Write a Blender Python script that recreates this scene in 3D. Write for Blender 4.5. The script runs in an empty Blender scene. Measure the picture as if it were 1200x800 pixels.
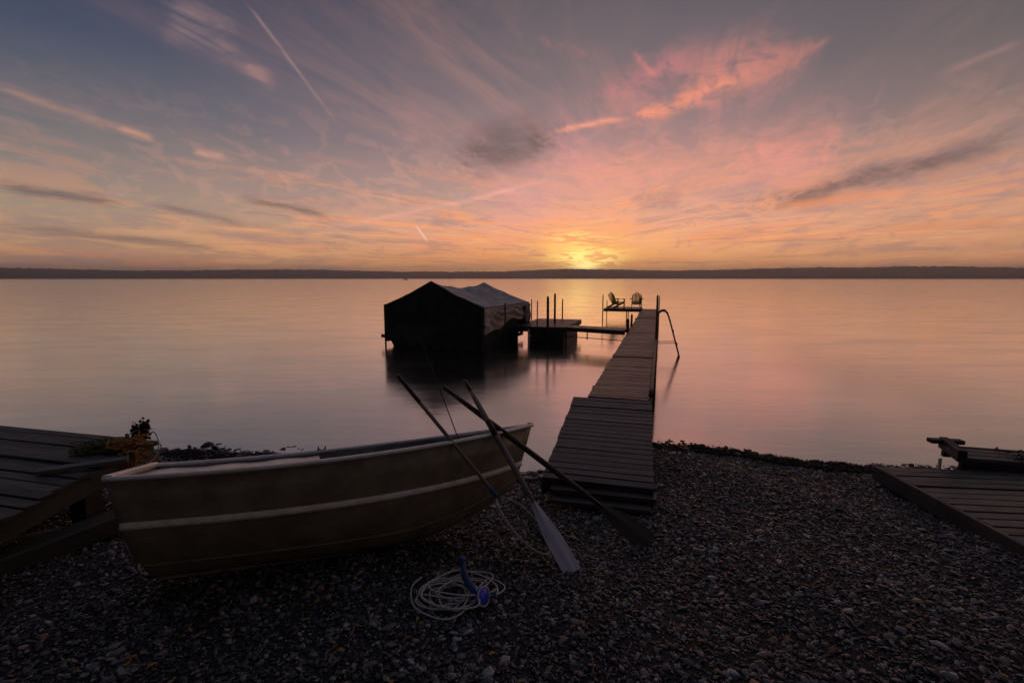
import bpy, math, random
import numpy as np
from mathutils import Vector, Matrix, noise as mnoise

R = math.radians
sc = bpy.context.scene
COL = sc.collection
HAZE = 0.00030
SUN_AZ, SUN_EL = 8.65, 2.2          # degrees, azimuth clockwise from +Y

# ------------------------------------------------------------------ camera
cam_d = bpy.data.cameras.new('camera')
cam = bpy.data.objects.new('camera', cam_d); COL.objects.link(cam)
cam_d.sensor_width = 36.0; cam_d.lens = 17.01
cam_d.clip_start = 0.05; cam_d.clip_end = 20000
cam.location = (0, 0, 2.5)
cam.rotation_euler = (R(90 - 7.435), 0, 0)
sc.camera = cam

# ------------------------------------------------------------------ node maths helper
def lin(c):
    return tuple((v/255/12.92 if v/255 <= .04045 else ((v/255+.055)/1.055)**2.4) for v in c[:3]) + (1.0,)

class N:
    """a scalar socket with arithmetic"""
    def __init__(s, t, sock): s.t = t; s.s = sock
    def op(s, o, *a, clamp=False):
        n = s.t.nodes.new('ShaderNodeMath'); n.operation = o; n.use_clamp = clamp
        for i, v in enumerate((s,) + a):
            if isinstance(v, N): s.t.links.new(v.s, n.inputs[i])
            else: n.inputs[i].default_value = v
        return N(s.t, n.outputs[0])
    def __add__(s, o): return s.op('ADD', o)
    def __sub__(s, o): return s.op('SUBTRACT', o)
    def __mul__(s, o): return s.op('MULTIPLY', o)
    def __truediv__(s, o): return s.op('DIVIDE', o)
    def clampd(s): return s.op('ADD', 0.0, clamp=True)
    def smooth(s, a, b, lo=0.0, hi=1.0):
        n = s.t.nodes.new('ShaderNodeMapRange'); n.interpolation_type = 'SMOOTHSTEP'
        s.t.links.new(s.s, n.inputs[0])
        n.inputs[1].default_value = a; n.inputs[2].default_value = b
        n.inputs[3].default_value = lo; n.inputs[4].default_value = hi
        return N(s.t, n.outputs[0])
def vec(t, x, y, z):
    n = t.nodes.new('ShaderNodeCombineXYZ')
    for i, v in enumerate((x, y, z)):
        if isinstance(v, N): t.links.new(v.s, n.inputs[i])
        else: n.inputs[i].default_value = v
    return n.outputs[0]
def dot(t, a, v):
    n = t.nodes.new('ShaderNodeVectorMath'); n.operation = 'DOT_PRODUCT'
    t.links.new(a, n.inputs[0]); n.inputs[1].default_value = v
    return N(t, n.outputs['Value'])
def noise(t, v, scale, detail=4, rough=.55, dist=0.0):
    n = t.nodes.new('ShaderNodeTexNoise')
    if v is not None: t.links.new(v, n.inputs['Vector'])
    n.inputs['Scale'].default_value = scale; n.inputs['Detail'].default_value = detail
    n.inputs['Roughness'].default_value = rough; n.inputs['Distortion'].default_value = dist
    return N(t, n.outputs['Fac'])
def mixc(t, f, a, b):
    n = t.nodes.new('ShaderNodeMix'); n.data_type = 'RGBA'
    for i, v in ((0, f), (6, a), (7, b)):
        if isinstance(v, N): t.links.new(v.s, n.inputs[i])
        elif isinstance(v, (tuple, float, int)): n.inputs[i].default_value = v
        else: t.links.new(v, n.inputs[i])
    return n.outputs[2]
def ramp(t, f, stops, interp='LINEAR'):
    n = t.nodes.new('ShaderNodeValToRGB'); r = n.color_ramp; r.interpolation = interp
    while len(r.elements) < len(stops): r.elements.new(0.5)
    for e, (p, c) in zip(r.elements, stops): e.position = p; e.color = c
    t.links.new(f.s, n.inputs[0]); return n.outputs[0]

# ------------------------------------------------------------------ sky
def dvec(a, e):
    a, e = R(a), R(e)
    return Vector((math.sin(a)*math.cos(e), math.cos(a)*math.cos(e), math.sin(e)))
STROKES = [
    ('pink haze', (-3.93, 7.84), (11.5, 13.07), 4.67, (226, 146, 156), 0.34, 0.45),
    ('orange pink band', (3.9, 10.61), (34.13, 11.1), 3.56, (238, 146, 122), 0.38, 0.50),
    ('pink puff', (23.8, 11.82), (33.07, 11.98), 1.78, (240, 145, 130), 0.45, 0.60),
    ('main streak halo', (3.87, 14.18), (28.61, 20.22), 3.78, (214, 134, 126), 0.36, 0.90),
    ('main streak', (4.33, 16.06), (12.76, 16.96), 0.50, (250, 156, 125), 0.72, 0.40),
    ('main streak 2', (11.85, 16.69), (26.43, 19.89), 0.89, (244, 144, 112), 0.70, 0.90),
    ('main streak 3', (17.52, 19.95), (30.7, 20.51), 1.56, (200, 125, 110), 0.50, 0.95),
    ('main streak 4', (9.49, 18.61), (19.95, 22.24), 1.33, (205, 120, 120), 0.45, 0.95),
    ('hook', (13.19, 22.81), (15.76, 20.5), 0.44, (226, 128, 118), 0.45, 0.80),
    ('upper pinks', (9.37, 23.09), (2.82, 24.59), 0.78, (190, 115, 115), 0.30, 0.90),
    ('dark cloud', (-6.3, 12.64), (5.29, 16.12), 1.89, (86, 76, 80), 0.90, 0.60),
    ('dark cloud b', (-3.87, 13.74), (3.87, 14.18), 1.78, (104, 90, 90), 0.60, 0.30),
    ('dark belly', (13.5, 8.1), (18.93, 8.06), 1.11, (150, 110, 115), 0.50, 0.40),
    ('right dark bar', (26.46, 7.21), (45.32, 11.04), 1.00, (98, 80, 82), 0.85, 0.30),
    ('right orange bar', (27.63, 7.13), (38.77, 7.82), 0.78, (232, 140, 92), 0.70, 0.35),
    ('orange bar 2', (35.94, 4.6), (45.94, 4.62), 0.67, (228, 140, 88), 0.55, 0.40),
    ('far right orange', (39.29, 8.48), (45.42, 10.01), 0.67, (205, 130, 95), 0.45, 0.40),
    ('contrail r', (40.22, 16.84), (44.63, 17.89), 0.39, (165, 125, 118), 0.45, 0.20),
    ('contrail top', (-27.29, 25.33), (-18.75, 15.77), 0.24, (172, 134, 126), 0.45, 0.45),
    ('contrail left', (-45.85, 14.97), (-35.18, 12.63), 0.56, (185, 135, 115), 0.50, 0.40),
    ('contrail left head', (-37.72, 13.21), (-35.18, 12.63), 0.56, (214, 152, 120), 0.55, 0.60),
    ('wisps', (-33.82, 22.71), (-28.14, 21.66), 1.67, (160, 128, 124), 0.45, 1.00),
    ('wisps2', (-29.94, 21.46), (-24.85, 18.25), 0.89, (180, 132, 120), 0.45, 0.85),
    ('bright wisp', (-32.18, 11.94), (-29.66, 11.64), 0.56, (215, 155, 130), 0.60, 0.30),
    ('thin dark trail', (-28.34, 8.08), (-20.05, 6.4), 0.56, (104, 84, 82), 0.90, 0.30),
    ('trail to sun', (-19.49, 5.35), (4.87, 11.05), 0.39, (246, 172, 154), 0.55, 0.45),
    ('spark', (-10.93, 5.85), (-9.73, 4.16), 0.20, (255, 205, 195), 0.80, 0.00),
    ('left bar 1', (-46.59, 7.54), (-37.97, 6.58), 0.67, (88, 80, 86), 0.90, 0.25),
    ('left bar 3', (-36.08, 6.89), (-28.51, 5.41), 0.56, (108, 92, 92), 0.75, 0.40),
    ('left bar 4', (-45.99, 4.08), (-31.26, 3.03), 0.67, (112, 92, 90), 0.70, 0.40),
    ('left bar 5', (-31.1, 5.35), (-24.97, 5.4), 0.33, (140, 108, 98), 0.40, 0.40),
    ('sun halo', (2.99, 2.56), (14.15, 2.49), 5.33, (250, 165, 105), 0.55, 0.20),
    ('sun streak1', (2.78, 4.12), (16.44, 3.21), 0.56, (255, 185, 95), 0.75, 0.30),
    ('low gold', (-15.55, 2.47), (3.98, 1.97), 0.78, (240, 160, 95), 0.55, 0.40),
]
world = bpy.data.worlds.new('World'); sc.world = world; world.use_nodes = True
wt = world.node_tree; wt.nodes.clear()
wo = wt.nodes.new('ShaderNodeOutputWorld'); bg = wt.nodes.new('ShaderNodeBackground')
wt.links.new(bg.outputs[0], wo.inputs[0])
tc = wt.nodes.new('ShaderNodeTexCoord').outputs['Generated']
sx = wt.nodes.new('ShaderNodeSeparateXYZ'); wt.links.new(tc, sx.inputs[0])
X, Y, Z = (N(wt, sx.outputs[i]) for i in range(3))
el = Z.op('ARCSINE')*57.2958
az = X.op('ARCTAN2', Y)*57.2958
E60 = (el/60).clampd()
def grad(cols):
    return ramp(wt, E60, [(e/60, lin(c)) for e, c in cols])
g_sun = grad([(0, (255,180,104)), (2.5, (255,176,112)), (6, (230,164,134)), (9, (190,148,136)), (14, (146,120,122)),
              (20, (110,100,106)), (28, (84,80,87)), (45, (92,92,108)), (60, (88,90,106))])
g_left = grad([(0, (176,132,116)), (2.6, (182,142,114)), (6, (158,138,118)), (9, (132,121,114)), (14, (90,94,102)),
               (20, (62,70,90)), (28, (38,46,72)), (45, (56,62,84)), (60, (80,84,104))])
g_right = grad([(0, (226,154,118)), (3, (214,154,114)), (6, (196,146,118)), (9, (168,132,118)), (14, (120,104,100)),
                (20, (90,84,87)), (28, (66,65,71)), (45, (80,80,94)), (60, (84,86,102))])
col = mixc(wt, az.smooth(10, -46), g_sun, g_left)
col = mixc(wt, az.smooth(12, 52), col, g_right)
# cloud-layer coordinates: a flat layer overhead, its streets running towards the sun
den = Z.op('MAXIMUM', 0.0) + 0.07
px_, py_ = X/den, Y/den
sa, ca = math.sin(R(SUN_AZ+14)), math.cos(R(SUN_AZ+14))
al = px_*sa + py_*ca; ac = px_*ca - py_*sa
daz = (az - SUN_AZ).op('ABSOLUTE')
elr = el/(daz*.016 + 1.0)
n_big = noise(wt, vec(wt, al*.22, ac*.55, 0.0), 1.3, 5, .55, .4)
n_str = noise(wt, vec(wt, al*.45, ac*1.8, 3.0), 1.9, 7, .70, .8)
n_curd = noise(wt, vec(wt, px_*2.2, py_*2.2, 6.0), 2.6, 6, .68, .5)
n_fine = noise(wt, vec(wt, al*1.4, ac*3.6, 7.0), 2.4, 5, .66, .9)
n_hor = noise(wt, vec(wt, az*.040, elr*.50, 1.0), 1.6, 6, .66, .6)
n_hor2 = noise(wt, vec(wt, az*.085, elr*1.15, 9.0), 1.6, 6, .68, .7)
n_mott = noise(wt, vec(wt, az*.22, elr*.55, 4.0), 1.4, 6, .68, 1.0)
n_warp = noise(wt, vec(wt, az*.09, el*.16, 5.0), 1.2, 5, .62)
# general thin cloud: warm where lit, grey where thick
veil = n_big.smooth(.42, .68)*n_str.smooth(.35, .65)
warm = mixc(wt, E60, lin((240,160,125)), lin((165,125,122)))
high = el.smooth(40, 12, .25, 1.0)
col = mixc(wt, veil*el.smooth(2, 8)*az.smooth(-50, 0, .10, .36)*high, col, warm)
col = mixc(wt, n_str.smooth(.56, .72)*n_big.smooth(.55, .4)*.28*high, col, lin((112,104,108)))
low = el.smooth(15, 5)
near = daz.smooth(60, 8, .35, 1.0)
col = mixc(wt, n_hor.smooth(.48, .58)*low*near*.6, col, lin((250,156,100)))
col = mixc(wt, n_mott.smooth(.50, .60)*el.smooth(20, 7)*near*.30, col, lin((228,160,140)))
col = mixc(wt, n_mott.smooth(.47, .38)*el.smooth(18, 6)*near*.36, col, lin((150,122,134)))
col = mixc(wt, n_hor2.smooth(.51, .62)*low*.45, col, lin((150,122,124)))
col = mixc(wt, n_hor2.smooth(.48, .38)*el.smooth(9, 2)*near*.66, col, lin((255,184,122)))
for name, a, b, w, c, st, ns in STROKES:
    if w < .8: w *= .62; st *= .85
    d1, d2 = dvec(*a), dvec(*b)
    nn = d1.cross(d2).normalized(); mm = (d1+d2).normalized(); tt = nn.cross(mm).normalized()
    half = math.sin(d1.angle(d2)/2)
    d = dot(wt, tc, tuple(nn*(57.2958/w))) + (n_warp - .5)*min(4.0, (.8 if ns < .25 else 3.4)/math.sqrt(w))
    f = (d*d*-1.0).op('EXPONENT')
    al_ = (dot(wt, tc, tuple(tt/half)) + (n_fine-.5)*1.2).op('ABSOLUTE')
    f = f*al_.smooth(.55, 1.15, 1.0, 0.0)*dot(wt, tc, tuple(mm)).op('GREATER_THAN', 0.5)
    src = n_hor2 if (max(a[1], b[1]) < 6) else (n_fine if w < 1.5 else n_str)
    if ns > .05: f = f*src.smooth(.36, .58, 1-ns, 1.0)*n_curd.smooth(.36, .56, 1-ns*.7, 1.0)
    col = mixc(wt, f*st, col, lin(c))
# the sun's disc shining through low cloud
sd = dvec(8.6, 2.4)
def spot(a0, e0, wa, we, n_lo, n_hi, base, amt, c):
    global col
    ga = (az - a0)/wa; ge = (el - e0)/we
    f = (((ga*ga)+(ge*ge))*-1.0).op('EXPONENT')*(n_sun.smooth(n_lo, n_hi, base, 1.0))
    col = mixc(wt, (f*amt).clampd(), col, c)
n_sun = noise(wt, vec(wt, az*.16, el*1.3, 2.0), 1.6, 6, .68, .9)
spot(8.0, 2.6, 8.0, 2.8, .44, .56, .15, .75, (1.0, .46, .18, 1))
spot(8.4, 2.5, 5.6, 2.1, .47, .54, .10, 1.0, (1.0, .58, .15, 1))
spot(8.6, 2.2, 3.2, 1.15, .44, .51, .18, 1.2, (1.9, 1.3, .36, 1))
spot(8.5, 1.35, 1.3, .40, .3, .45, .8, 1.2, (2.4, 1.9, .7, 1))
spot(7.2, 4.4, 3.0, .8, .47, .53, 0.0, 1.1, (1.2, .72, .22, 1))
# the half of the sky behind the viewer is still night-dim
facing = X*math.sin(R(SUN_AZ)) + Y*math.cos(R(SUN_AZ))
dim = facing.smooth(-.45, .5, .16, 1.0)
col = mixc(wt, dim, (.012, .014, .022, 1), col)
col = mixc(wt, Z.smooth(-.02, -.003), (.02, .018, .02, 1), col)
sky = wt.nodes.new('ShaderNodeTexSky'); sky.sky_type = 'NISHITA'; sky.sun_disc = False
sky.sun_elevation = R(SUN_EL); sky.sun_rotation = R(SUN_AZ); sky.dust_density = 2
addn = wt.nodes.new('ShaderNodeMix'); addn.data_type = 'RGBA'; addn.blend_type = 'ADD'; addn.inputs[0].default_value = .004
wt.links.new(col, addn.inputs[6]); wt.links.new(sky.outputs[0], addn.inputs[7])
wt.links.new(addn.outputs[2], bg.inputs[0]); bg.inputs[1].default_value = 1.0
world.cycles.sampling_method = 'MANUAL'; world.cycles.sample_map_resolution = 1024

sl = bpy.data.lights.new('sun', 'SUN'); sl.energy = .003; sl.angle = R(9); sl.color = (1, .55, .28)
sun = bpy.data.objects.new('sun', sl); COL.objects.link(sun)
sun.rotation_euler = dvec(SUN_AZ, SUN_EL).to_track_quat('Z', 'Y').to_euler()

vs = sc.view_settings
vs.view_transform = 'Standard'; vs.look = 'None'; vs.exposure = 0.32; vs.gamma = 1; vs.use_curve_mapping = False
sc.cycles.max_bounces = 4; sc.cycles.volume_bounces = 0

# ------------------------------------------------------------------ materials
def mat(name, build=None, base=(.1,.1,.1), rough=.6, **kw):
    m = bpy.data.materials.new(name); m.use_nodes = True
    t = m.node_tree; p = t.nodes['Principled BSDF']
    p.inputs['Base Color'].default_value = tuple(base)+(1,)
    p.inputs['Roughness'].default_value = rough
    for k, v in kw.items(): p.inputs[k.replace('_', ' ')].default_value = v
    if build: build(t, p)
    return m
def bump(t, p, h, strength, dist):
    b = t.nodes.new('ShaderNodeBump'); b.inputs['Strength'].default_value = strength; b.inputs['Distance'].default_value = dist
    t.links.new(h.s, b.inputs['Height']); t.links.new(b.outputs[0], p.inputs['Normal'])
def pos(t): return t.nodes.new('ShaderNodeTexCoord').outputs['Object']
def mapping(t, v, scale):
    n = t.nodes.new('ShaderNodeMapping'); t.links.new(v, n.inputs[0]); n.inputs['Scale'].default_value = scale; return n.outputs[0]

def wood(name, dark, light, gscale=(60, 3, 60), rough=.55, moss=None):
    def b(t, p):
        gn = t.nodes.new('ShaderNodeNewGeometry'); ri = N(t, gn.outputs['Random Per Island'])
        at = t.nodes.new('ShaderNodeAttribute'); at.attribute_name = 'grain'
        v = at.outputs['Vector']
        g = noise(t, mapping(t, v, gscale), 1.0, 5, .6, .3)
        s = noise(t, v, 2.3, 4, .6)
        c = mixc(t, (g*.6 + s*.4).smooth(.35, .65), dark+(1,), light+(1,))
        c = mixc(t, ri.smooth(0, 1, 0.0, .5), c, tuple(x*.45 for x in dark)+(1,))
        c = mixc(t, (ri*7.31).op('FRACT').smooth(.7, 1, 0, .45), c, tuple(min(1, x*1.6) for x in light)+(1,))
        if moss: c = mixc(t, s.smooth(.55, .7)*.6, c, moss+(1,))
        t.links.new(c, p.inputs['Base Color'])
        r = (g.smooth(.3, .7, rough-.12, rough+.2)); t.links.new(r.s, p.inputs['Roughness'])
        bump(t, p, g, .6, .004)
    return mat(name, b)
def plain(name, c1, c2, scale=8, rough=.6, bmp=.2, metal=0.0, bd=.003):
    def b(t, p):
        v = pos(t); g = noise(t, v, scale, 6, .65)
        t.links.new(mixc(t, g.smooth(.35, .68), c1+(1,), c2+(1,)), p.inputs['Base Color'])
        r = g.smooth(.3, .7, rough+.12, rough-.08); t.links.new(r.s, p.inputs['Roughness'])
        p.inputs['Metallic'].default_value = metal
        bump(t, p, noise(t, v, scale*5, 4, .6), bmp, bd)
    return mat(name, b)

M = {}
M['dock'] = wood('dock boards', (.042,.032,.026), (.125,.093,.072), rough=.42)
M['dock_dark'] = wood('dock timbers', (.016,.012,.010), (.05,.035,.027), rough=.6)
M['deck_left'] = wood('mossy boards', (.030,.030,.024), (.090,.085,.065), rough=.6, moss=(.03,.036,.018))
M['deck_right'] = wood('right boards', (.05,.042,.036), (.13,.11,.092), rough=.5)
M['greywood'] = wood('silvered board', (.12,.12,.11), (.22,.22,.20), rough=.7)
M['post'] = wood('posts', (.02,.014,.010), (.06,.04,.028), gscale=(40, 40, 3))
M['shaft'] = wood('oar varnish', (.20,.145,.11), (.40,.31,.25), gscale=(80, 80, 3), rough=.35)
M['shaft_dark'] = wood('dark oar wood', (.035,.02,.014), (.08,.045,.03), gscale=(80, 80, 3), rough=.4)
M['blade'] = wood('worn painted blade', (.46,.43,.50), (.72,.68,.76), gscale=(60, 60, 5), rough=.6)
M['blade_dark'] = wood('dark blade', (.035,.025,.018), (.075,.05,.035), gscale=(60, 60, 5), rough=.55)
M['chair'] = wood('chair slats', (.30,.22,.04), (.55,.42,.09), rough=.55)
M['hull'] = plain('olive hull paint', (.17,.145,.100), (.27,.235,.17), 5, .36, .3)
M['deck_in'] = plain('light painted stern deck', (.55,.52,.50), (.75,.72,.69), 6, .34, .3)
M['hull_in'] = plain('bare aluminium inside', (.20,.18,.17), (.32,.30,.28), 5, .4, .3, .25)
M['alu'] = plain('scuffed aluminium rail', (.68,.64,.60), (.86,.82,.78), 14, .32, .3, .2)
M['strake'] = plain('pale rub strake', (.70,.62,.54), (.88,.80,.72), 16, .35, .3)
M['iron'] = plain('rusty iron', (.03,.022,.018), (.07,.045,.03), 20, .5, .3, .4)
M['steel'] = plain('ladder steel', (.04,.045,.06), (.10,.10,.12), 12, .3, .1, .7)
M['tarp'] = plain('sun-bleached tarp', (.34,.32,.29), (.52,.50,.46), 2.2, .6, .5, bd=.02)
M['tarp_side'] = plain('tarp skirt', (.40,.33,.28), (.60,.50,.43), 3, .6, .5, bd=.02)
M['tarp_shade'] = plain('shade-darkened tarp', (.006,.006,.006), (.012,.011,.010), 3, .8, .5, bd=.02)  # dark tarp taken near black, shade of the unlit side included
M['tarp_blue'] = plain('blue-grey tarp flap', (.10,.12,.16), (.14,.17,.22), 4, .6, .4)
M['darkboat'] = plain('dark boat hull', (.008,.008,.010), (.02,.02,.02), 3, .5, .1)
M['rope'] = plain('cotton rope', (.50,.47,.42), (.78,.74,.68), 60, .8, .5)
M['orange_rope'] = plain('orange twine', (.32,.15,.04), (.55,.30,.09), 60, .8, .5)
M['green_rope'] = plain('green twine', (.07,.08,.03), (.14,.15,.05), 60, .8, .5)
M['blue'] = plain('blue plastic', (.03,.06,.55), (.05,.10,.75), 10, .35, .1)
M['blue_dark'] = plain('dark blue plastic', (.03,.07,.17), (.05,.11,.26), 10, .4, .1)
M['net'] = plain('dark netting', (.02,.025,.022), (.04,.045,.04), 30, .8, .2)
M['clump'] = plain('black weed', (.006,.006,.006), (.02,.018,.014), 20, .8, .4)
M['white'] = plain('white paint', (.45,.42,.40), (.65,.62,.60), 8, .5, .2)
def stone_mat(t, p):
    at = t.nodes.new('ShaderNodeAttribute'); at.attribute_name = 'tint'
    g = noise(t, pos(t), 70, 4, .6)
    c = mixc(t, g.smooth(.3, .7, .0, .45), at.outputs['Color'], (.02,.018,.018,1))
    t.links.new(c, p.inputs['Base Color'])
    r = g.smooth(.3, .7, .16, .42); t.links.new(r.s, p.inputs['Roughness'])
M['stone'] = mat('shale pebbles', stone_mat)
def ground_mat(t, p):
    v = pos(t); g = noise(t, v, 40, 8, .7); h = noise(t, v, 1.2, 4, .6)
    c = mixc(t, g.smooth(.3, .7), (.012,.011,.010,1), (.05,.045,.042,1))
    c = mixc(t, h.smooth(.45, .7)*.5, c, (.03,.022,.015,1))
    t.links.new(c, p.inputs['Base Color']); p.inputs['Roughness'].default_value = .8
    bump(t, p, g, 1.0, .02)
M['ground'] = mat('shingle ground', ground_mat)
def water_mat(t, p):
    v = pos(t)
    p.inputs['Base Color'].default_value = (.67,.66,.61,1)
    p.inputs['Metallic'].default_value = 1.0
    a = noise(t, mapping(t, v, (.35, 1.1, 1)), .6, 5, .6, .5)
    r = a.smooth(.35, .7, .13, .19); t.links.new(r.s, p.inputs['Roughness'])
    b1 = noise(t, mapping(t, v, (.5, 1.6, 1)), .9, 4, .55, .4); b2 = noise(t, mapping(t, v, (1.0, 3.0, 1)), 2.6, 3, .5)
    bump(t, p, b1*.9 + b2*.1, .055, .10)
M['water'] = mat('long exposure lake', water_mat)
def hill_mat(t, p):
    v = pos(t); g = noise(t, v, .012, 6, .7); f = noise(t, mapping(t, v, (1, 1, 2)), .05, 6, .75)
    c = mixc(t, g.smooth(.4, .6), (.05,.055,.035,1), (.10,.09,.06,1))
    c = mixc(t, f.smooth(.5, .7)*.6, c, (.018,.020,.016,1))
    t.links.new(c, p.inputs['Base Color']); p.inputs['Roughness'].default_value = 1
    p.inputs['Specular IOR Level'].default_value = 0
M['hills'] = mat('wooded hills', hill_mat)
M['leaf'] = mat('fallen leaves', lambda t, p: t.links.new(ramp(t, N(t, t.nodes.new('ShaderNodeNewGeometry').outputs['Random Per Island']),
        [(0, (.30,.11,.03,1)), (.4, (.42,.20,.05,1)), (.7, (.20,.16,.05,1)), (1, (.36,.30,.22,1))]), p.inputs['Base Color']), rough=.6)
M['weed'] = plain('washed up weed', (.025,.015,.010), (.06,.035,.022), 12, .7, .4)
M['twig'] = plain('bleached twigs', (.16,.13,.10), (.30,.26,.21), 30, .7, .3)

# ------------------------------------------------------------------ mesh helpers
class MB:
    """collects shapes; build() links them as one mesh object"""
    def __init__(s): s.v = []; s.f = []; s.g = []; s.sm = []
    def add(s, vs_, fs, grain=None, smooth=False):
        o = len(s.v); s.v += [tuple(p) for p in vs_]
        s.g += [tuple(p) for p in (grain if grain is not None else vs_)]
        s.f += [tuple(i+o for i in f) for f in fs]; s.sm += [smooth]*len(fs)
    def box(s, c, half, ax=None, jit=0.0, seed=(0, 0, 0), bev=.0):
        """box at c, half sizes, ax = 3 unit vectors; long grain runs along ax[1]"""
        ax = ax or (Vector((1,0,0)), Vector((0,1,0)), Vector((0,0,1))); c = Vector(c)
        hx, hy, hz = half; b = min(bev, hx*.45, hz*.45, hy*.45)
        ring = [(-hx+b, -hz), (hx-b, -hz), (hx, -hz+b), (hx, hz-b), (hx-b, hz), (-hx+b, hz), (-hx, hz-b), (-hx, -hz+b)] if b > 0 \
            else [(-hx, -hz), (hx, -hz), (hx, hz), (-hx, hz)]
        n = len(ring); vs_, g = [], []
        for sy in (-1, 1):
            for (x, z) in ring:
                j = Vector((random.uniform(-jit, jit), random.uniform(-jit, jit), random.uniform(-jit, jit)))
                p = Vector((x, sy*hy, z)) + j
                vs_.append(c + ax[0]*p.x + ax[1]*p.y + ax[2]*p.z); g.append((p.x+seed[0], p.y+seed[1], p.z+seed[2]))
        fs = [(i, (i+1) % n, n+(i+1) % n, n+i) for i in range(n)] + [tuple(range(n))[::-1], tuple(range(n, 2*n))]
        fs = [f[::-1] for f in fs]
        s.add(vs_, fs, g)
    def bar(s, a, b, w, h, up=(0, 0, 1), jit=0.0, bev=.0, seed=None):
        a, b = Vector(a), Vector(b); y = (b-a); L = y.length; y.normalize()
        x = y.cross(Vector(up)).normalized(); z = x.cross(y)
        s.box((a+b)/2, (w/2, L/2, h/2), (x, y, z), jit, seed or (random.random()*9, random.random()*9, 0), bev)
    def tube(s, pts, r, n=8, cap=True, close=False):
        pts = [Vector(p) for p in pts]; m = len(pts)
        rs = r if isinstance(r, (list, tuple)) else [r]*m
        vs_, g = [], []; ref = None; L = 0
        for i, p in enumerate(pts):
            if close: d = pts[(i+1) % m] - pts[i-1]
            else: d = pts[min(i+1, m-1)] - pts[max(i-1, 0)]
            d.normalize()
            if ref is None: ref = d.orthogonal().normalized()
            ref = (ref - d*ref.dot(d))
            ref = ref.normalized() if ref.length > 1e-6 else d.orthogonal().normalized()
            o = d.cross(ref)
            if i: L += (p-pts[i-1]).length
            for k in range(n):
                a = 2*math.pi*k/n; q = (ref*math.cos(a)+o*math.sin(a))*rs[i]
                vs_.append(p+q); g.append((math.cos(a)*rs[i], math.sin(a)*rs[i], L))
        fs = []
        for i in range(m if close else m-1):
            j = (i+1) % m
            for k in range(n): fs.append((i*n+k, i*n+(k+1) % n, j*n+(k+1) % n, j*n+k))
        if cap and not close: fs += [tuple(range(n))[::-1], tuple(range((m-1)*n, m*n))]
        s.add(vs_, fs, g, True)
    def grid(s, P, smooth=True):
        a, b = len(P), len(P[0]); vs_ = [p for row in P for p in row]
        fs = [(i*b+j, i*b+j+1, (i+1)*b+j+1, (i+1)*b+j) for i in range(a-1) for j in range(b-1)]
        s.add(vs_, fs, None, smooth)
    def ball(s, c, rad, nu=12, nv=8, ax=None, lump=0.0):
        c = Vector(c); rad = rad if isinstance(rad, (tuple, list)) else (rad,)*3
        vs_ = []
        for i in range(nv+1):
            th = math.pi*i/nv
            for j in range(nu):
                ph = 2*math.pi*j/nu; k = 1+random.uniform(-lump, lump)
                q = Vector((math.sin(th)*math.cos(ph)*rad[0], math.sin(th)*math.sin(ph)*rad[1], math.cos(th)*rad[2]))*k
                if ax: q = ax[0]*q.x+ax[1]*q.y+ax[2]*q.z
                vs_.append(c+q)
        fs = [(i*nu+j, (i+1)*nu+j, (i+1)*nu+(j+1) % nu, i*nu+(j+1) % nu) for i in range(nv) for j in range(nu)]
        s.add(vs_, fs, None, True)
    def build(s, name, m, parent=None, solid=0.0):
        me = bpy.data.meshes.new(name); me.from_pydata(s.v, [], s.f); me.validate(); me.update()
        if len(me.polygons) == len(s.sm): me.polygons.foreach_set('use_smooth', s.sm)
        if len(me.vertices) == len(s.g):
            a = me.attributes.new('grain', 'FLOAT_VECTOR', 'POINT'); a.data.foreach_set('vector', np.array(s.g, 'f').ravel())
        me.materials.append(m)
        o = bpy.data.objects.new(name, me); COL.objects.link(o)
        if parent: o.parent = parent
        if solid:
            md = o.modifiers.new('thickness', 'SOLIDIFY'); md.thickness = solid; md.offset = -1
        return o
def tag(o, label=None, cat=None, group=None, kind=None):
    if label: o['label'] = label
    if cat: o['category'] = cat
    if group: o['group'] = group
    if kind: o['kind'] = kind
    return o
def thing(name, label, cat, loc=(0, 0, 0), group=None, matrix=None):
    o = bpy.data.objects.new(name, None); COL.objects.link(o); o.empty_display_size = .2
    if matrix is not None: o.matrix_world = matrix
    else: o.location = loc
    return tag(o, label, cat, group)
def local(o, m):                       # lets world-space children sit under an Empty that stands elsewhere
    o.matrix_parent_inverse = m.inverted(); return o
def wthing(name, label, cat, loc, group=None):
    """Empty at the thing's base; its parts are given in world coordinates"""
    o = thing(name, label, cat, loc, group); o['_w'] = 1; return o
def wb(mb, name, m, root, solid=0.0):
    loc = Vector(root.location)
    mb.v = [tuple(Vector(p)-loc) for p in mb.v]
    return mb.build(name, m, root, solid)
def smooth01(t): t = max(0, min(1, t)); return t*t*(3-2*t)

# ------------------------------------------------------------------ terrain
WL = [(-60, 7.2), (-7.6, 6.92), (-5.2, 6.81), (-3.65, 6.64), (-2.07, 6.26), (-.66, 5.94), (0, 5.89), (.44, 5.94), (1.18, 6.41),
      (2.14, 7.08), (3.12, 6.81), (4.03, 6.26), (4.88, 6.17), (6.75, 6.11), (60, 5.8)]
WX = np.array([p[0] for p in WL]); WY = np.array([p[1] for p in WL])
def ground_z(x, y):
    x = np.asarray(x, float); y = np.asarray(y, float)
    yw = np.interp(x, WX, WY) + .05*np.sin(x*5.1)+.035*np.sin(x*11.7+1)
    d = yw-y; m = np.clip(d/2.5, 0, 1)
    z = .105*((1-m)*d + m*(6.4-y))
    z = np.where(y < 0, z - .06*np.clip(-y, 0, 30)*(-y/(6-y)), z)
    z = z + (.012*np.sin(x*3.3+y*2.1)+.010*np.sin(x*6.1-y*4.7))*np.clip(d, 0, 1)
    return z
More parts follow.
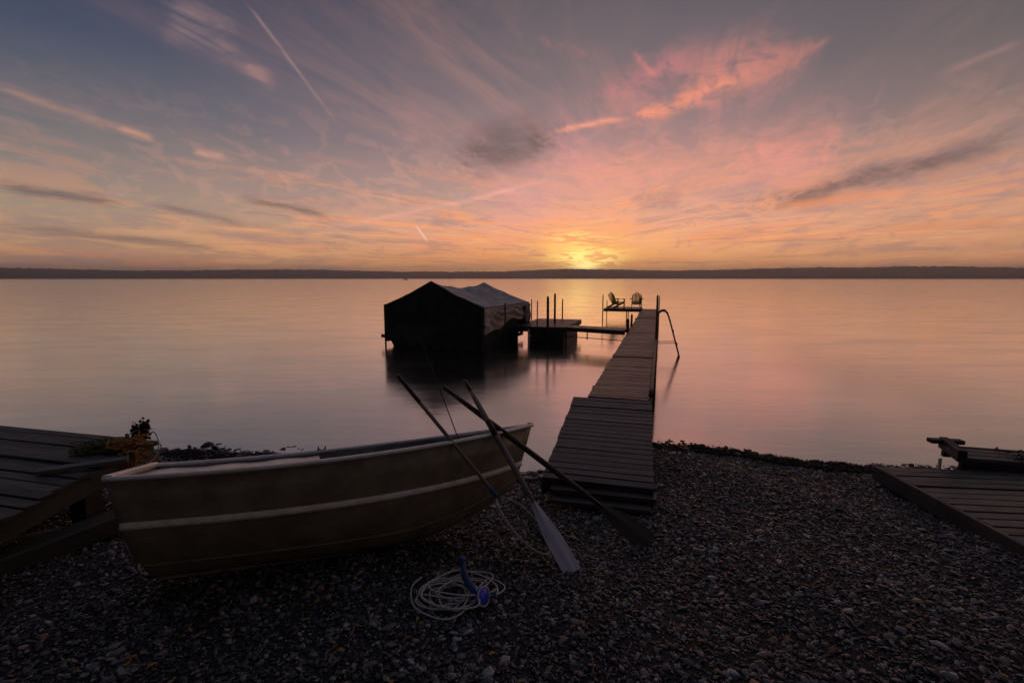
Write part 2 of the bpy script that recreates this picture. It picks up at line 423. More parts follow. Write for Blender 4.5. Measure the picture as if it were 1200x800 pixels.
gx = np.concatenate([np.linspace(-60, -9, 20)[:-1], np.linspace(-9, 9, 150), np.linspace(9, 60, 20)[1:]])
gy = np.concatenate([np.linspace(-60, 0, 20)[:-1], np.linspace(0, 9, 90), np.linspace(9, 24, 10)[1:]])
GX, GY = np.meshgrid(gx, gy); GZ = ground_z(GX, GY)
gb = MB(); gb.grid([[(GX[i, j], GY[i, j], GZ[i, j]) for j in range(len(gx))] for i in range(len(gy))])
tag(gb.build('ground', M['ground']), kind='structure')
wbm = MB(); wbm.add([(-6000, -200, 0), (6000, -200, 0), (6000, 3400, 0), (-6000, 3400, 0)], [(0, 1, 2, 3)])
tag(wbm.build('water', M['water']), kind='structure')

# far shore: low wooded hills three kilometres off
random.seed(4)
hb = MB(); rows = []
azs = np.linspace(-72, 72, 900)
def ridge(a, s): return mnoise.noise(Vector((a*.09, s, 0)))*.55 + mnoise.noise(Vector((a*.35, s, 3)))*.2 + mnoise.noise(Vector((a*3.1, s, 5)))*.05
prof = [(2900, 0.0), (2930, .28), (3000, .42), (3300, .8), (3700, 1.0), (4300, .7)]
for k, (rad, f) in enumerate(prof):
    row = []
    for a in azs:
        H = 50 + 5*math.sin(a*.21) + 9*smooth01((a+5)/25) - 7*smooth01((a-38)/12) + 16*ridge(a, 1.0)*(.4 if k < 3 else 1)
        tree = (mnoise.noise(Vector((a*14, k*3.0, 2)))+mnoise.noise(Vector((a*37, k*3.0, 7)))*.6)*(5.5 if k > 1 else 2.5) if k > 0 else 0
        row.append((math.sin(R(a))*rad, math.cos(R(a))*rad, -.5 if k == 0 else max(2, H*f*rad/3300 + tree)))
    rows.append(row)
hb.grid(rows, smooth=False)
tag(hb.build('hills', M['hills']), kind='structure')

# ------------------------------------------------------------------ beach stones (one mesh each, numpy)
def stones(name, n, xs, ys, rmed, rsig, rmax, flat, seed, zoff=0.0, bright=1.0, kindlabel=None):
    g = np.random.default_rng(seed)
    x, y = xs, ys
    n = len(x)
    r = np.clip(rmed*np.exp(g.normal(0, rsig, n)), rmed*.35, rmax)
    K = 5
    ang = (np.arange(K)/K*2*np.pi)[None, :] + g.uniform(-.35, .35, (n, K)) + g.uniform(0, 6.28, n)[:, None]
    rad = g.uniform(.7, 1.15, (n, K))*r[:, None]
    asp = g.uniform(.32, .95, n)[:, None]
    th = r*g.uniform(flat*.6, flat*1.4, n)
    ox = np.cos(ang)*rad; oy = np.sin(ang)*rad*asp
    P = np.zeros((n, 3*K, 3))
    P[:, :K, 0] = ox*.85; P[:, :K, 1] = oy*.85; P[:, :K, 2] = -th[:, None]
    P[:, K:2*K, 0] = ox; P[:, K:2*K, 1] = oy; P[:, K:2*K, 2] = (th[:, None]*g.uniform(-.1, .45, (n, K)))
    P[:, 2*K:, 0] = ox*.66; P[:, 2*K:, 1] = oy*.66; P[:, 2*K:, 2] = th[:, None]*g.uniform(.8, 1.15, (n, K))
    # random orientation
    psi = g.uniform(0, 6.28, n); tx = g.normal(0, .33, n); ty = g.normal(0, .33, n)
    c, s = np.cos(psi), np.sin(psi)
    Rz = np.zeros((n, 3, 3)); Rz[:, 0, 0] = c; Rz[:, 0, 1] = -s; Rz[:, 1, 0] = s; Rz[:, 1, 1] = c; Rz[:, 2, 2] = 1
    cx, sx_ = np.cos(tx), np.sin(tx); Rx = np.zeros((n, 3, 3)); Rx[:, 0, 0] = 1; Rx[:, 1, 1] = cx; Rx[:, 1, 2] = -sx_; Rx[:, 2, 1] = sx_; Rx[:, 2, 2] = cx
    cy, sy = np.cos(ty), np.sin(ty); Ry = np.zeros((n, 3, 3)); Ry[:, 1, 1] = 1; Ry[:, 0, 0] = cy; Ry[:, 0, 2] = sy; Ry[:, 2, 0] = -sy; Ry[:, 2, 2] = cy
    Rm = Ry @ Rx @ Rz
    P = np.einsum('nij,nkj->nki', Rm, P)
    z = ground_z(x, y) + th*.35 + g.uniform(0, 1, n)*.010 + zoff
    P[:, :, 0] += x[:, None]; P[:, :, 1] += y[:, None]; P[:, :, 2] += z[:, None]
    idx = np.arange(K); nx = (idx+1) % K
    quads = np.concatenate([np.stack([idx, nx, nx+K, idx+K], 1), np.stack([idx+K, nx+K, nx+2*K, idx+2*K], 1)])
    nq = len(quads); base = (np.arange(n)*3*K)
    q = (quads[None]+base[:, None, None]).reshape(n, -1)
    top = (np.arange(2*K, 3*K)[None]+base[:, None])
    loops = np.concatenate([q, top], 1).ravel()
    sizes = np.tile(np.array([4]*nq+[K]), n)
    starts = np.concatenate([[0], np.cumsum(sizes)[:-1]])
    me = bpy.data.meshes.new(name)
    me.vertices.add(n*3*K); me.vertices.foreach_set('co', P.astype('f').ravel())
    me.loops.add(len(loops)); me.loops.foreach_set('vertex_index', loops.astype('i'))
    me.polygons.add(len(sizes)); me.polygons.foreach_set('loop_start', starts.astype('i')); me.polygons.foreach_set('loop_total', sizes.astype('i'))
    me.update(calc_edges=True)
    v = np.exp(g.normal(-2.35, .85, n))*bright
    tint = np.stack([v*1.0, v*.97, v*1.0], 1)
    k = g.uniform(0, 1, n)
    tint[k < .10] *= (1.25, .98, .82); tint[(k > .10) & (k < .22)] *= (.88, .97, 1.2); tint[(k > .22) & (k < .25)] *= (1.7, .95, .65)
    tint[(k > .94)] *= 3.0
    tint *= (1.06, 1.0, .90)
    tint = np.clip(tint, .006, .5)
    a = me.color_attributes.new('tint', 'FLOAT_COLOR', 'POINT')
    a.data.foreach_set('color', np.repeat(np.concatenate([tint, np.ones((n, 1))], 1), 3*K, 0).astype('f').ravel())
    me.materials.append(M['stone'])
    o = bpy.data.objects.new(name, me); COL.objects.link(o)
    return o
g = np.random.default_rng(11)
def scatter(n, y0, y1, spread, seed):
    g = np.random.default_rng(seed)
    y = g.uniform(y0, y1, n*2); w = 1.25*y+1.2; x = g.uniform(-1, 1, n*2)*(1.25*y1+1.2)
    k = np.abs(x) < w; x, y = x[k], y[k]
    yw = np.interp(x, WX, WY)
    k = y < yw+.12+.25*g.uniform(0, 1, len(x))**3; return x[k][:n], y[k][:n]
xs, ys = scatter(150000, 1.3, 7.4, 1, 1)
tag(stones('pebble_beach', 0, xs, ys, .0125, .50, .050, .18, 2), 'dark shingle of flat grey and brown shale pebbles sloping down to the lake', 'pebbles', kind='stuff')
xs, ys = scatter(1500, 1.3, 7.0, 1, 5)
tag(stones('larger_pebbles', 0, xs, ys, .028, .35, .07, .17, 6, .006, 1.15), 'larger flat shale stones lying loose on top of the shingle', 'stones', kind='stuff')
# rocks along the water's edge
def edge_rocks(n, x0, x1, lo, hi, seed):
    g = np.random.default_rng(seed); x = g.uniform(x0, x1, n); yw = np.interp(x, WX, WY)
    return x, yw + lo + (hi-lo)*g.beta(2, 2, n)
a = [edge_rocks(130, 2.0, 4.9, -.30, .12, 1), edge_rocks(110, 2.2, 4.7, -.1, .30, 4), edge_rocks(150, -5.2, -2.6, -.25, .12, 2), edge_rocks(60, -4.9, -3.0, 0.0, .50, 8), edge_rocks(45, -2.6, -.3, -.1, .3, 12), edge_rocks(150, -.2, .55, -.3, .08, 3)]
xs = np.concatenate([p[0] for p in a]); ys = np.concatenate([p[1] for p in a])
tag(stones('shoreline_rocks', 0, xs, ys, .036, .5, .11, .28, 9, .004, .45), 'wet black rocks crowded along the edge of the water', 'rocks', kind='stuff')

# washed-up weed and bleached twigs
random.seed(21)
wb_ = MB()
for i in range(2400):
    x = random.choice((random.uniform(2.1, 4.9), random.uniform(2.6, 4.6), random.uniform(-5, -2.4))); y = float(np.interp(x, WX, WY))-random.uniform(-.03, .34)
    z = float(ground_z(x, y))+random.uniform(.01, .04); a = random.gauss(0, .7); l = random.uniform(.03, .12)
    wb_.tube([(x, y, z), (x+math.cos(a)*l*.5, y+math.sin(a)*l*.5, z+random.uniform(-.005, .025)), (x+math.cos(a+.4)*l, y+math.sin(a+.4)*l, z-.005)], random.uniform(.002, .006), 4)
tag(wb_.build('washed_up_weed', M['weed']), 'matted brown weed strewn among the rocks at the water line', 'weed', kind='stuff')
tw = MB()
for i in range(130):
    y = random.uniform(1.9, 5.6); x = random.uniform(-1.1, 1.1)*(y+.3); z = float(ground_z(x, y))+.026
    a = random.uniform(0, 6.28); l = random.uniform(.04, .17)
    tw.tube([(x, y, z), (x+math.cos(a)*l*.5, y+math.sin(a)*l*.5, z+random.uniform(0, .012)), (x+math.cos(a+random.uniform(-.5, .5))*l, y+math.sin(a+.2)*l, z+.004)], random.uniform(.0018, .004), 5)
tag(tw.build('driftwood_twigs', M['twig']), 'thin bleached twigs scattered over the shingle', 'twigs', kind='stuff')
lf = MB()
for i in range(170):
    y = random.uniform(1.9, 4.6); x = random.uniform(-.9, 1.15)*(y+.3); z = float(ground_z(x, y))+.03
    a = random.uniform(0, 6.28); l = random.uniform(.012, .026); w = l*.55; c, s = math.cos(a), math.sin(a); t = random.uniform(-.4, .4)
    q = [(-l, 0, 0), (-l*.2, -w, .006), (l*.7, -w*.6, .003), (l*1.2, 0, 0), (l*.6, w*.7, .004), (-l*.2, w, .007)]
    lf.add([(x+p[0]*c-p[1]*s, y+p[0]*s+p[1]*c, z+p[2]+p[0]*t) for p in q] + [(x, y, z+.004)], [(0, 1, 6), (1, 2, 6), (2, 3, 6), (3, 4, 6), (4, 5, 6), (5, 0, 6)])
tag(lf.build('fallen_leaves', M['leaf'], solid=.0006), 'small orange and tan autumn leaves scattered over the shingle', 'leaves', kind='stuff')

# ------------------------------------------------------------------ board decks
def boards(mb, A, along, across, length, width, bw, gap, thick, jit=.004, cross=True, w_at=None, skew=None, missing=(), nails=False):
    """boards laid side by side along `along`, each running along `across` (A = near-left top corner)"""
    A, u, w = Vector(A), Vector(along).normalized(), Vector(across).normalized()
    n = int(length/(bw+gap)); up = w.cross(u).normalized(); up = up if up.z > 0 else -up
    for i in range(n):
        if i in missing: continue
        s = (i+.5)*(bw+gap); f = s/length
        W = width if w_at is None else w_at(f)
        e0, e1 = random.uniform(-1, 1)*jit*2, random.uniform(-1, 1)*jit*2
        dz = random.uniform(-jit, jit); tw_ = random.uniform(-.006, .006)
        w2 = (w+u*tw_+up*random.uniform(-.003, .003)).normalized(); u2 = up.cross(w2).normalized()
        u2 = u2 if u2.dot(u) > 0 else -u2
        c = A + u*s + w*(W/2+(e0+e1)/2) - up*(thick/2-dz)
        if nails:
            for e in (.06, W/2-.01, W-.06):
                for q in (-.3, .3):
                    p = A+u*(s+q*bw)+w*(e+random.uniform(-.006, .006))+up*(dz+.0022); mb.box(p, (.004, .004, .0015), (u, w, up), seed=(5, 5, 5))
        mb.box(c, (bw/2*random.uniform(.93, 1), W/2+(e1-e0)/2, thick/2), (u2, w2, up), .0012, (random.random()*9, random.random()*9, 0), .004)

# the long dock -----------------------------------------------------------
random.seed(7)
DU = Vector((.2926, .9562, 0)); DW = Vector((.9562, -.2926, 0))
DA = Vector((1.17, 7.30, .70)); DL = 22.35; DWID = .90
dock = wthing('dock', 'long narrow weathered plank dock running from the pebbles out into the lake', 'dock', (1.0, 4.9, 0))
for s0, s1 in ((0, 4.05), (4.09, 9.35), (9.39, 15.6), (15.64, DL)):
    mb = MB(); boards(mb, DA+DU*s0+DW*random.uniform(-.008, .008)+Vector((0, 0, random.uniform(-.006, .008))), DU, DW, s1-s0, DWID, .118, .009, .035, .004)
    wb(mb, 'deck_boards', M['dock'], dock)
# sloping shore section, wider
RA = Vector((.32, 4.93, .40)); RB = Vector((1.425, 4.63, .40)); RC = Vector((.955, 7.26, .705)); RD = Vector((2.05, 6.96, .705))
ru = ((RC+RD)/2-(RA+RB)/2); rl = ru.length; rw = (RB-RA).normalized()
mb = MB(); boards(mb, RA, (RC-RA).normalized(), rw, (RC-RA).length, (RB-RA).length, .112, .009, .035, .004, nails=True)
wb(mb, 'ramp_boards', M['dock'], dock)
mb = MB()
for s in (0.02, DWID-.02):
    a = DA+DW*s-Vector((0, 0, .115)); b = a+DU*DL
    for k in range(7):
        mb.bar(a+(b-a)*(k/7)+DU*.01, a+(b-a)*((k+1)/7)-DU*.01, .04, .15, bev=.004)
for k in range(16):
    a = DA+DU*(DL*(k+.3)/16)-Vector((0, 0, .13)); mb.bar(a+DW*.05, a+DW*(DWID-.05), .05, .12)
wb(mb, 'stringer', M['dock_dark'], dock)
mb = MB()
for (a, b) in ((RA, RC), (RB, RD)):
    d = (b-a).normalized(); o = -.02 if a is RB else .02
    mb.bar(a+rw*o-Vector((0, 0, .115)), b+rw*o-Vector((0, 0, .115)), .045, .15, bev=.004)
mb.bar(RA+rw*.05-Vector((0, 0, .10))+(RC-RA).normalized()*.03, RB-rw*.05-Vector((0, 0, .10))+(RC-RA).normalized()*.03, .045, .12, bev=.004)
wb(mb, 'ramp_frame', M['dock_dark'], dock)
# raised kerb/pipe rail running along the right edge of the middle stretch
mb = MB()
pts = [DA+DW*(DWID+.035)+DU*s+Vector((0, 0, .02+.02*math.sin(s))) for s in np.linspace(.2, 9.6, 24)]
mb.tube(pts, .028, 8)
wb(mb, 'edge_pipe', M['iron'], dock)
def post(parent, x, y, top, r=.03, bot=-1.2, lean=(0, 0), m='post', name='post'):
    mb = MB(); p0 = Vector((x, y, bot)); p1 = Vector((x+lean[0], y+lean[1], top))
    mb.tube([p0+(p1-p0)*t for t in (0, .3, .6, .85, .97, 1)], [r*1.05, r, r*.98, r*.96, r*.92, r*.7], 8)
    return wb(mb, name, M[m], parent)
for s, side, top, r in [(2.4, 1, .62, .035), (5.0, 1, .66, .035), (7.2, 1, 2.02, .032), (11.3, 1, .66, .035), (15, 1, .68, .035), (18.5, 1, .68, .03), (20.8, 1, 1.36, .03), (22.2, 1, 1.5, .03),
                         (1.2, 0, .6, .035), (4.8, 0, .62, .035), (8.4, 0, .64, .035), (10.3, 0, 1.08, .05), (12.3, 0, 1.10, .045), (16, 0, .66, .03), (19, 0, .66, .03), (22.2, 0, 1.52, .03)]:
    p = DA+DU*s+DW*((DWID+.05) if side else -.05); post(dock, p.x, p.y, top, r, lean=(random.uniform(-.02, .02), random.uniform(-.02, .02)))
# T-head platform with its boards running the other way
mb = MB(); TA = DA+DU*(DL-.3)-DW*2.22
boards(mb, TA+Vector((0, 0, .004)), DW, DU, 2.18, 2.3, .142, .012, .035, .004)
wb(mb, 'end_platform', M['dock'], dock)
mb = MB(); T = TA-Vector((0, 0, .10))
for k in (0.03, 1.1, 2.27): mb.bar(T+DU*k, T+DU*k+DW*2.18, .04, .13)
for k in (0.0, 2.16): mb.bar(T+DW*k+DU*.06-Vector((0, 0, .004)), T+DW*k+DU*2.22-Vector((0, 0, .004)), .04, .12)
wb(mb, 'platform_frame', M['dock_dark'], dock)
for k, j, top, r in ((-.05, -.03, 1.52, .032), (1.35, -.04, .63, .03), (2.1, -.05, .63, .03), (-.05, 2.33, 1.1, .028), (1.3, 2.34, .64, .03), (2.0, 2.34, 1.45, .026)):
    p = TA+DW*k+DU*j; post(dock, p.x, p.y, top, r)
# swim ladder bolted to the right-hand edge
lad = MB(); lad_root = None
LB = DA+DU*8.55+DW*(DWID+.02)
def arch(base, out):
    pts = [(0, -.35, -.02), (0, -.0, 0), (0, .45, .02), (.03, .66, .06), (.12, .765, .14), (.25, .79, .26), (.36, .70, .36), (.46, .42, .46), (.62, -.1, .60), (.78, -.62, .74), (.90, -1.02, .84)]
    r = []
    for i in range(len(pts)-1):
        for q in range(4):
            f = q/4; r.append([pts[i][k]*(1-f)+pts[i+1][k]*f for k in range(3)])
    r.append(list(pts[-1])); rr = np.array(r)
    for _ in range(2): rr[1:-1] = (rr[:-2]+rr[1:-1]*2+rr[2:])/4
    return [base + out*(p[0]) + Vector((0, 0, p[1])) for p in rr]
out = Vector((.985, .10, 0)).normalized()
r1 = MB(); r1.tube(arch(LB, out), .026, 8); ladder = wb(r1, 'ladder', M['steel'], dock)
r2 = MB(); r2.tube(arch(LB+DU*.5, out), .026, 8); o = wb(r2, 'rail', M['steel'], dock); o.parent = ladder
for k, (a, zz) in enumerate(((.56, .12), (.70, -.30), (.82, -.72))):
    rr_ = MB(); p = LB+out*a+Vector((0, 0, zz)); rr_.bar(p, p+DU*.5, .06, .03); o = wb(rr_, 'rung', M['dock_dark'], dock); o.parent = ladder
for q_ in (0, .5):
    br = MB(); br.bar(LB+DU*q_+Vector((0, 0, -.25)), LB+DU*q_+out*.66+Vector((0, 0, -.25)), .02, .02); o = wb(br, 'brace', M['steel'], dock); o.parent = ladder

# loose step boards at the shore end
st = wthing('dock_step', 'stack of loose grey boards forming a step below the shore end of the dock', 'step', (1.0, 4.6, float(ground_z(1.0, 4.6))))
for k, (dy, dz, L_) in enumerate(((-.03, .10, 1.06), (-.15, .035, .98))):
    mb = MB(); z = float(ground_z(.9, 4.7))+dz+.03; a = RA+rw*.10+Vector((0, dy, 0)); a.z = z; b = a+rw*L_; b.z = z+.01
    mb.bar(a, b, .16, .045, bev=.005); wb(mb, 'board', M['dock'] if k == 0 else M['deck_right'], st)
mb = MB(); a = Vector((1.44, 4.60, float(ground_z(1.44, 4.6))+.05)); mb.bar(a, a+Vector((.14, -.20, -.01)), .018, .018); wb(mb, 'stick', M['greywood'], st)

# chairs on the platform ---------------------------------------------------
def adirondack(label, loc, rz, grp):
    t = thing('adirondack_chair', label, 'chair', loc, grp); t.rotation_euler = (0, 0, rz)
    m = M['chair']
    mb = MB()                       # faces local -Y
    for i in range(6): y = -.28+i*.088; z = .37-.028*i; mb.bar((-.26, y, z), (.26, y, z), .075, .02)
    mb.build('seat', m, t)
    mb = MB()
    for i in range(7):
        x = -.235+i*.078; top = .98-.035*abs(i-3)**1.5
        mb.bar((x*.85, .17, .22), (x*1.12, .50, top), .054, .018, up=(0, -1, .35))
    mb.bar((-.27, .27, .42), (.27, .27, .42), .05, .02); mb.bar((-.27, .44, .80), (.27, .44, .80), .05, .02)
    mb.build('backrest', m, t)
    for s in (-1, 1):
        mb = MB(); mb.bar((s*.33, -.36, .56), (s*.33, .34, .55), .13, .022); mb.build('armrest', m, t)
        mb = MB(); mb.bar((s*.29, -.30, 0), (s*.29, -.30, .55), .09, .022, up=(1, 0, 0)); mb.build('leg', m, t)
        mb = MB(); mb.bar((s*.265, -.30, .36), (s*.265, .52, .03), .022, .11); mb.build('leg', m, t)
    return t
pz = TA.z+.004
p = TA+DW*.72+DU*.75
adirondack('left-hand yellow slatted chair turned to the right on the dock end', (p.x, p.y, pz), R(118), 'slatted chairs on the dock end')
p = TA+DW*1.86+DU*.9
adirondack('right-hand yellow slatted chair with its back to the shore on the dock end', (p.x, p.y, pz), R(166), 'slatted chairs on the dock end')

# walkway from the dock to the boathouse platform ---------------------------
random.seed(9)
WA = Vector((1.95, 18.05, .70)); WB2 = Vector((3.92, 16.75, .70)); wu = (WB2-WA).normalized(); ww = Vector((-wu.y, wu.x, 0)); WLn = (WB2-WA).length
wk = wthing('walkway', 'thin plank walkway bridging from the long dock to the platform by the boathouse', 'walkway', (2.9, 17.8, 0))
mb = MB(); boards(mb, WA-Vector((0, 0, .01)), wu, ww, WLn, .85, .14, .012, .03, .004); wb(mb, 'deck_boards', M['dock'], wk)
mb = MB()
for k in (.02, .83): mb.bar(WA+ww*k-Vector((0, 0, .10)), WB2+ww*k-Vector((0, 0, .10)), .04, .12)
wb(mb, 'stringer', M['dock_dark'], wk)
mb = MB(); mb.tube([WA+Vector((0, 0, -.36)), WB2+Vector((-.05, 0, -.36))], .014, 6); wb(mb, 'pipe', M['iron'], wk); mb = MB(); mb.tube([WA+wu*.95+Vector((0, 0, -.12)), WA+wu*.95+Vector((0, 0, -.42))], .02, 6); wb(mb, 'hanger', M['iron'], wk); mb = MB()
mb.tube([WA+wu*.3+ww*.8+Vector((0, 0, -.24)), WB2+ww*.8+Vector((0, 0, -.24))], .008, 6)
wb(mb, 'cable', M['iron'], wk)

# platform beside the boathouse ---------------------------------------------
PA = Vector((.10, 18.35, .70)); PU = Vector((.30, .954, 0)).normalized(); PW = Vector((.954, -.30, 0)).normalized()
pf = wthing('platform', 'low dark timber platform with tall thin posts, right of the boathouse', 'platform', (1.2, 19, 0))
mb = MB(); boards(mb, PA, PU, PW, 3.7, 1.95, .142, .012, .035, .005); wb(mb, 'deck_boards', M['dock'], pf)
mb = MB()
for k in (0.03, 1.25, 2.4, 3.65): mb.bar(PA+PU*k-Vector((0, 0, .12)), PA+PU*k+PW*1.95-Vector((0, 0, .12)), .05, .16)
for k in (0.0, 1.92): mb.bar(PA+PW*k+PU*.08-Vector((0, 0, .125)), PA+PW*k+PU*3.6-Vector((0, 0, .125)), .04, .16)
wb(mb, 'frame', M['dock_dark'], pf)
mb = MB()                           # rock-filled timber crib under the right half
for k in range(4):
    z = .42-k*.17
    for j in (0.03, .6, 1.2): mb.bar(PA+PW*.55+PU*(.08+j*2.2)+Vector((0, 0, z-.7)), PA+PW*1.88+PU*(.08+j*2.2)+Vector((0, 0, z-.7)), .12, .15, bev=.01)
    for j in (.60, 1.83): mb.bar(PA+PW*j+PU*.15+Vector((0, 0, z-.705)), PA+PW*j+PU*3.1+Vector((0, 0, z-.705)), .11, .15, bev=.01)
wb(mb, 'crib', M['dock_dark'], pf)
for x, y, top, r in ((.93, 18.0, 1.68, .022), (1.34, 17.93, 1.84, .05), (1.74, 19.6, 1.90, .045), (.87, 21.7, 1.58, .025), (2.25, 21.6, 1.58, .03), (2.0, 17.75, .72, .04)):
    post(pf, x, y, top, r, lean=(random.uniform(-.02, .02), 0))
post(pf, .62, 17.95, .62, .035, m='white')

# boathouse: tarp canopy on a boat lift ---------------------------------------
random.seed(12)
FL = Vector((-4.75, 18.05, 0)); FR = Vector((-.92, 16.05, 0)); BD = Vector((1.62, 3.95, 0))
bh = wthing('boathouse', 'tarpaulin canopy boathouse with shade-dark curtains standing on posts in the lake left of the dock', 'boathouse', ((FL+FR+BD)/2))
EV, PK = 1.52, 2.40
def roofpt(u, v):
    """u across 0..1 left to right, v depth 0..1"""
    p = FL+(FR-FL)*u+BD*v; ridge_ = 1-abs(2*u-1)
    h = EV+(PK-EV)*ridge_
    sag = -.20*math.sin(math.pi*v)*(ridge_**.7) - .05*abs(math.sin(math.pi*v*3))*ridge_ - .07*math.sin(math.pi*ridge_)*(.6+.4*math.sin(math.pi*v))
    wr = mnoise.noise(Vector((u*9, v*5, 1)))*.035*math.sin(math.pi*min(1, ridge_+.1))
    h += sag+wr - .08*v*(1-abs(2*u-1))
    return Vector((p.x, p.y, h))
mb = MB(); mb.grid([[roofpt(i/48, j/28) for j in range(29)] for i in range(49)]); roof = wb(mb, 'roof', M['tarp'], bh, .012)
NS = Vector((FR-FL)).normalized(); ND = BD.normalized()
def endwall(v, zb, name, m):
    mb = MB(); rows = []
    for i in range(41):
        u = i/40; top = roofpt(u, v); col_ = []
        low = zb + .03*mnoise.noise(Vector((u*5, v, 2))) + .30*smooth01((.10-u)/.05)
        for j in range(15):
            f = j/14; z = top.z-.004+(low-top.z)*f
            off = (.05*mnoise.noise(Vector((u*7, f*2.5, v*9)))+.025*math.sin(u*34+f*3))*math.sin(math.pi*min(1, f*.5+.01))
            p = FL+(FR-FL)*u+BD*v - ND*(off-.01*0); col_.append(Vector((p.x, p.y, z)))
        rows.append(col_)
    mb.grid(rows); return wb(mb, name, m, bh, .008)
endwall(0.0, -.06, 'front_curtain', M['tarp_shade']); endwall(1.0, .55, 'rear_curtain', M['tarp_shade'])  # shade of the end facing away from the light is in the colour
def sidewall(u, bot, name, m, wr, out_):
    mb = MB(); rows = []
    vm = .80 if name == 'inner_shade_sheet' else 1.0
    for i in range(61):
        v = vm*i/60; top = roofpt(u, v); b_ = bot(v); col_ = []
        for j in range(19):
            f = j/18; z = top.z-.02+(b_-top.z)*f
            an_ = math.atan2(f*.9+.03, v*1.6+.02)
            folds = math.sin(an_*19+2.2*mnoise.noise(Vector((v*4, f*3, 0))))*.050*min(1, v*4)+math.sin((v-f*.5)*33+2*mnoise.noise(Vector((v*6, f*3, 8))))*.014
            off = (folds+.06*mnoise.noise(Vector((v*8, f*5, 4))))*wr*math.sin(math.pi*min(1, .08+f*.75)) - .10*wr*math.sin(math.pi*f)*0
            p = FL+(FR-FL)*u+BD*v+out_*off; col_.append(Vector((p.x, p.y, z)))
        rows.append(col_)
    mb.grid(rows); return wb(mb, name, m, bh, .008)
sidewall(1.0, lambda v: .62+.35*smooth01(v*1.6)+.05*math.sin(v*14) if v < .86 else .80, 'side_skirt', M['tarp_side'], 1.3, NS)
sidewall(0.0, lambda v: .42+.05*math.sin(v*9), 'side_curtain', M['tarp_shade'], .8, -NS)
sidewall(.968, lambda v: -.12, 'inner_shade_sheet', M['tarp_shade'], .4, NS)  # near-black sheet added to stand for the shade below the skirt
# blue-grey flap at the far right corner
mb = MB(); rows = []
for i in range(8):
    v = .86+.14*i/7; t_ = roofpt(1, v); rows.append([Vector((t_.x, t_.y, t_.z-.06-(.74)*j/8))+NS*(.07+.02*math.sin(i*1.3+j)) for j in range(9)])
mb.grid(rows); wb(mb, 'corner_flap', M['tarp_blue'], bh, .008)
for (u, v, top) in ((0, 0, EV+.02), (.985, .0, EV-.02), (0, 1, EV), (1, 1, EV-.02), (1.015, .38, 1.62), (0, .5, EV-.03)):
    p = FL+(FR-FL)*u+BD*v; post(bh, p.x, p.y, top, .035 if v != .38 else .028, name='post', m='iron')
mb = MB()
for v in (0.02, .98): mb.bar(FL+BD*v+Vector((-.12*0, 0, .34))-NS*.25, FR+BD*v-NS*.25+Vector((0, 0, .34)), .08, .12)
for u in (.02, .93): a = FL+(FR-FL)*u+Vector((0, 0, .22)); mb.bar(a, a+BD, .08, .12)
wb(mb, 'lift_frame', M['iron'], bh)
mb = MB()
for v in (0, .25, .5, .75, 1):
    mb.tube([roofpt(u, v)-Vector((0, 0, .03)) for u in (0, .25, .5, .75, 1)], .016, 6)
wb(mb, 'roof_hoop', M['iron'], bh)

def hull_pts(L, B, D, rb, rk, zs, rs, n=41, rake=.18):
    """outer shell rows per station: keel, bilge, chine, strake, gunwale (right side +y)"""
    out_ = []
    for i in range(n):
        t = i/(n-1)
        prof = (1-max(0, (t-.3)/.7)**2.4)*(.86+.14*math.sin(max(0, min(1, t/.35))*math.pi/2))
        b = max(B*prof, .004); zg = D+rb*t*t; zk = rk*max(0, (t-.55)/.45)**2; zst = zs+rs*t**2.5
        def X_(z):
            f = (z-zk)/(zg-zk); return t*L + (.12*f-.06*(1-f))*t**4 + rake*(1-f)*(1-t)**6*1.1
        f = (zst-zk)/(zg-zk); bs = b*(.80+.14*f)
        row = [(0, zk), (b*.20, zk+(zst-zk)*.10), (b*.50, zk+(zst-zk)*.34), (b*.72, zk+(zst-zk)*.60), (bs*.985, zst-.012), (bs, zst+.012), ((bs+b)/2, (zst+zg)/2), (b, zg)]
        out_.append([(X_(z), y, z) for y, z in row])
    return out_

def moored(parent_label):
    t = thing('motorboat', 'black hull of a boat hanging in the lift under the canopy', 'boat', (-2.78, 17.15, -.12))
    a = math.atan2(BD.y, BD.x); t.rotation_euler = (0, 0, a)
    H = hull_pts(4.1, 1.75, 1.0, .10, .1, .5, .1, 25)
    mb = MB()
    for s in (-1, 1): mb.grid([[(x-.2, y*s, z) for x, y, z in r] for r in H])
    r0 = H[0]; mb.add([(x-.2, y, z) for x, y, z in r0]+[(x-.2, -y, z) for x, y, z in r0[1:]], [(0, 1, 2, 3, 4, 5, 6, 7, 14, 13, 12, 11, 10, 9, 8)])
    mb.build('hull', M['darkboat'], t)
    mb = MB(); mb.grid([[(r[-1][0]-.2, r[-1][1]*k*.98, r[-1][2]-.02) for k in (-1, -.5, 0, .5, 1)] for r in H]); mb.build('deck_cover', M['tarp_shade'], t)
moored('')

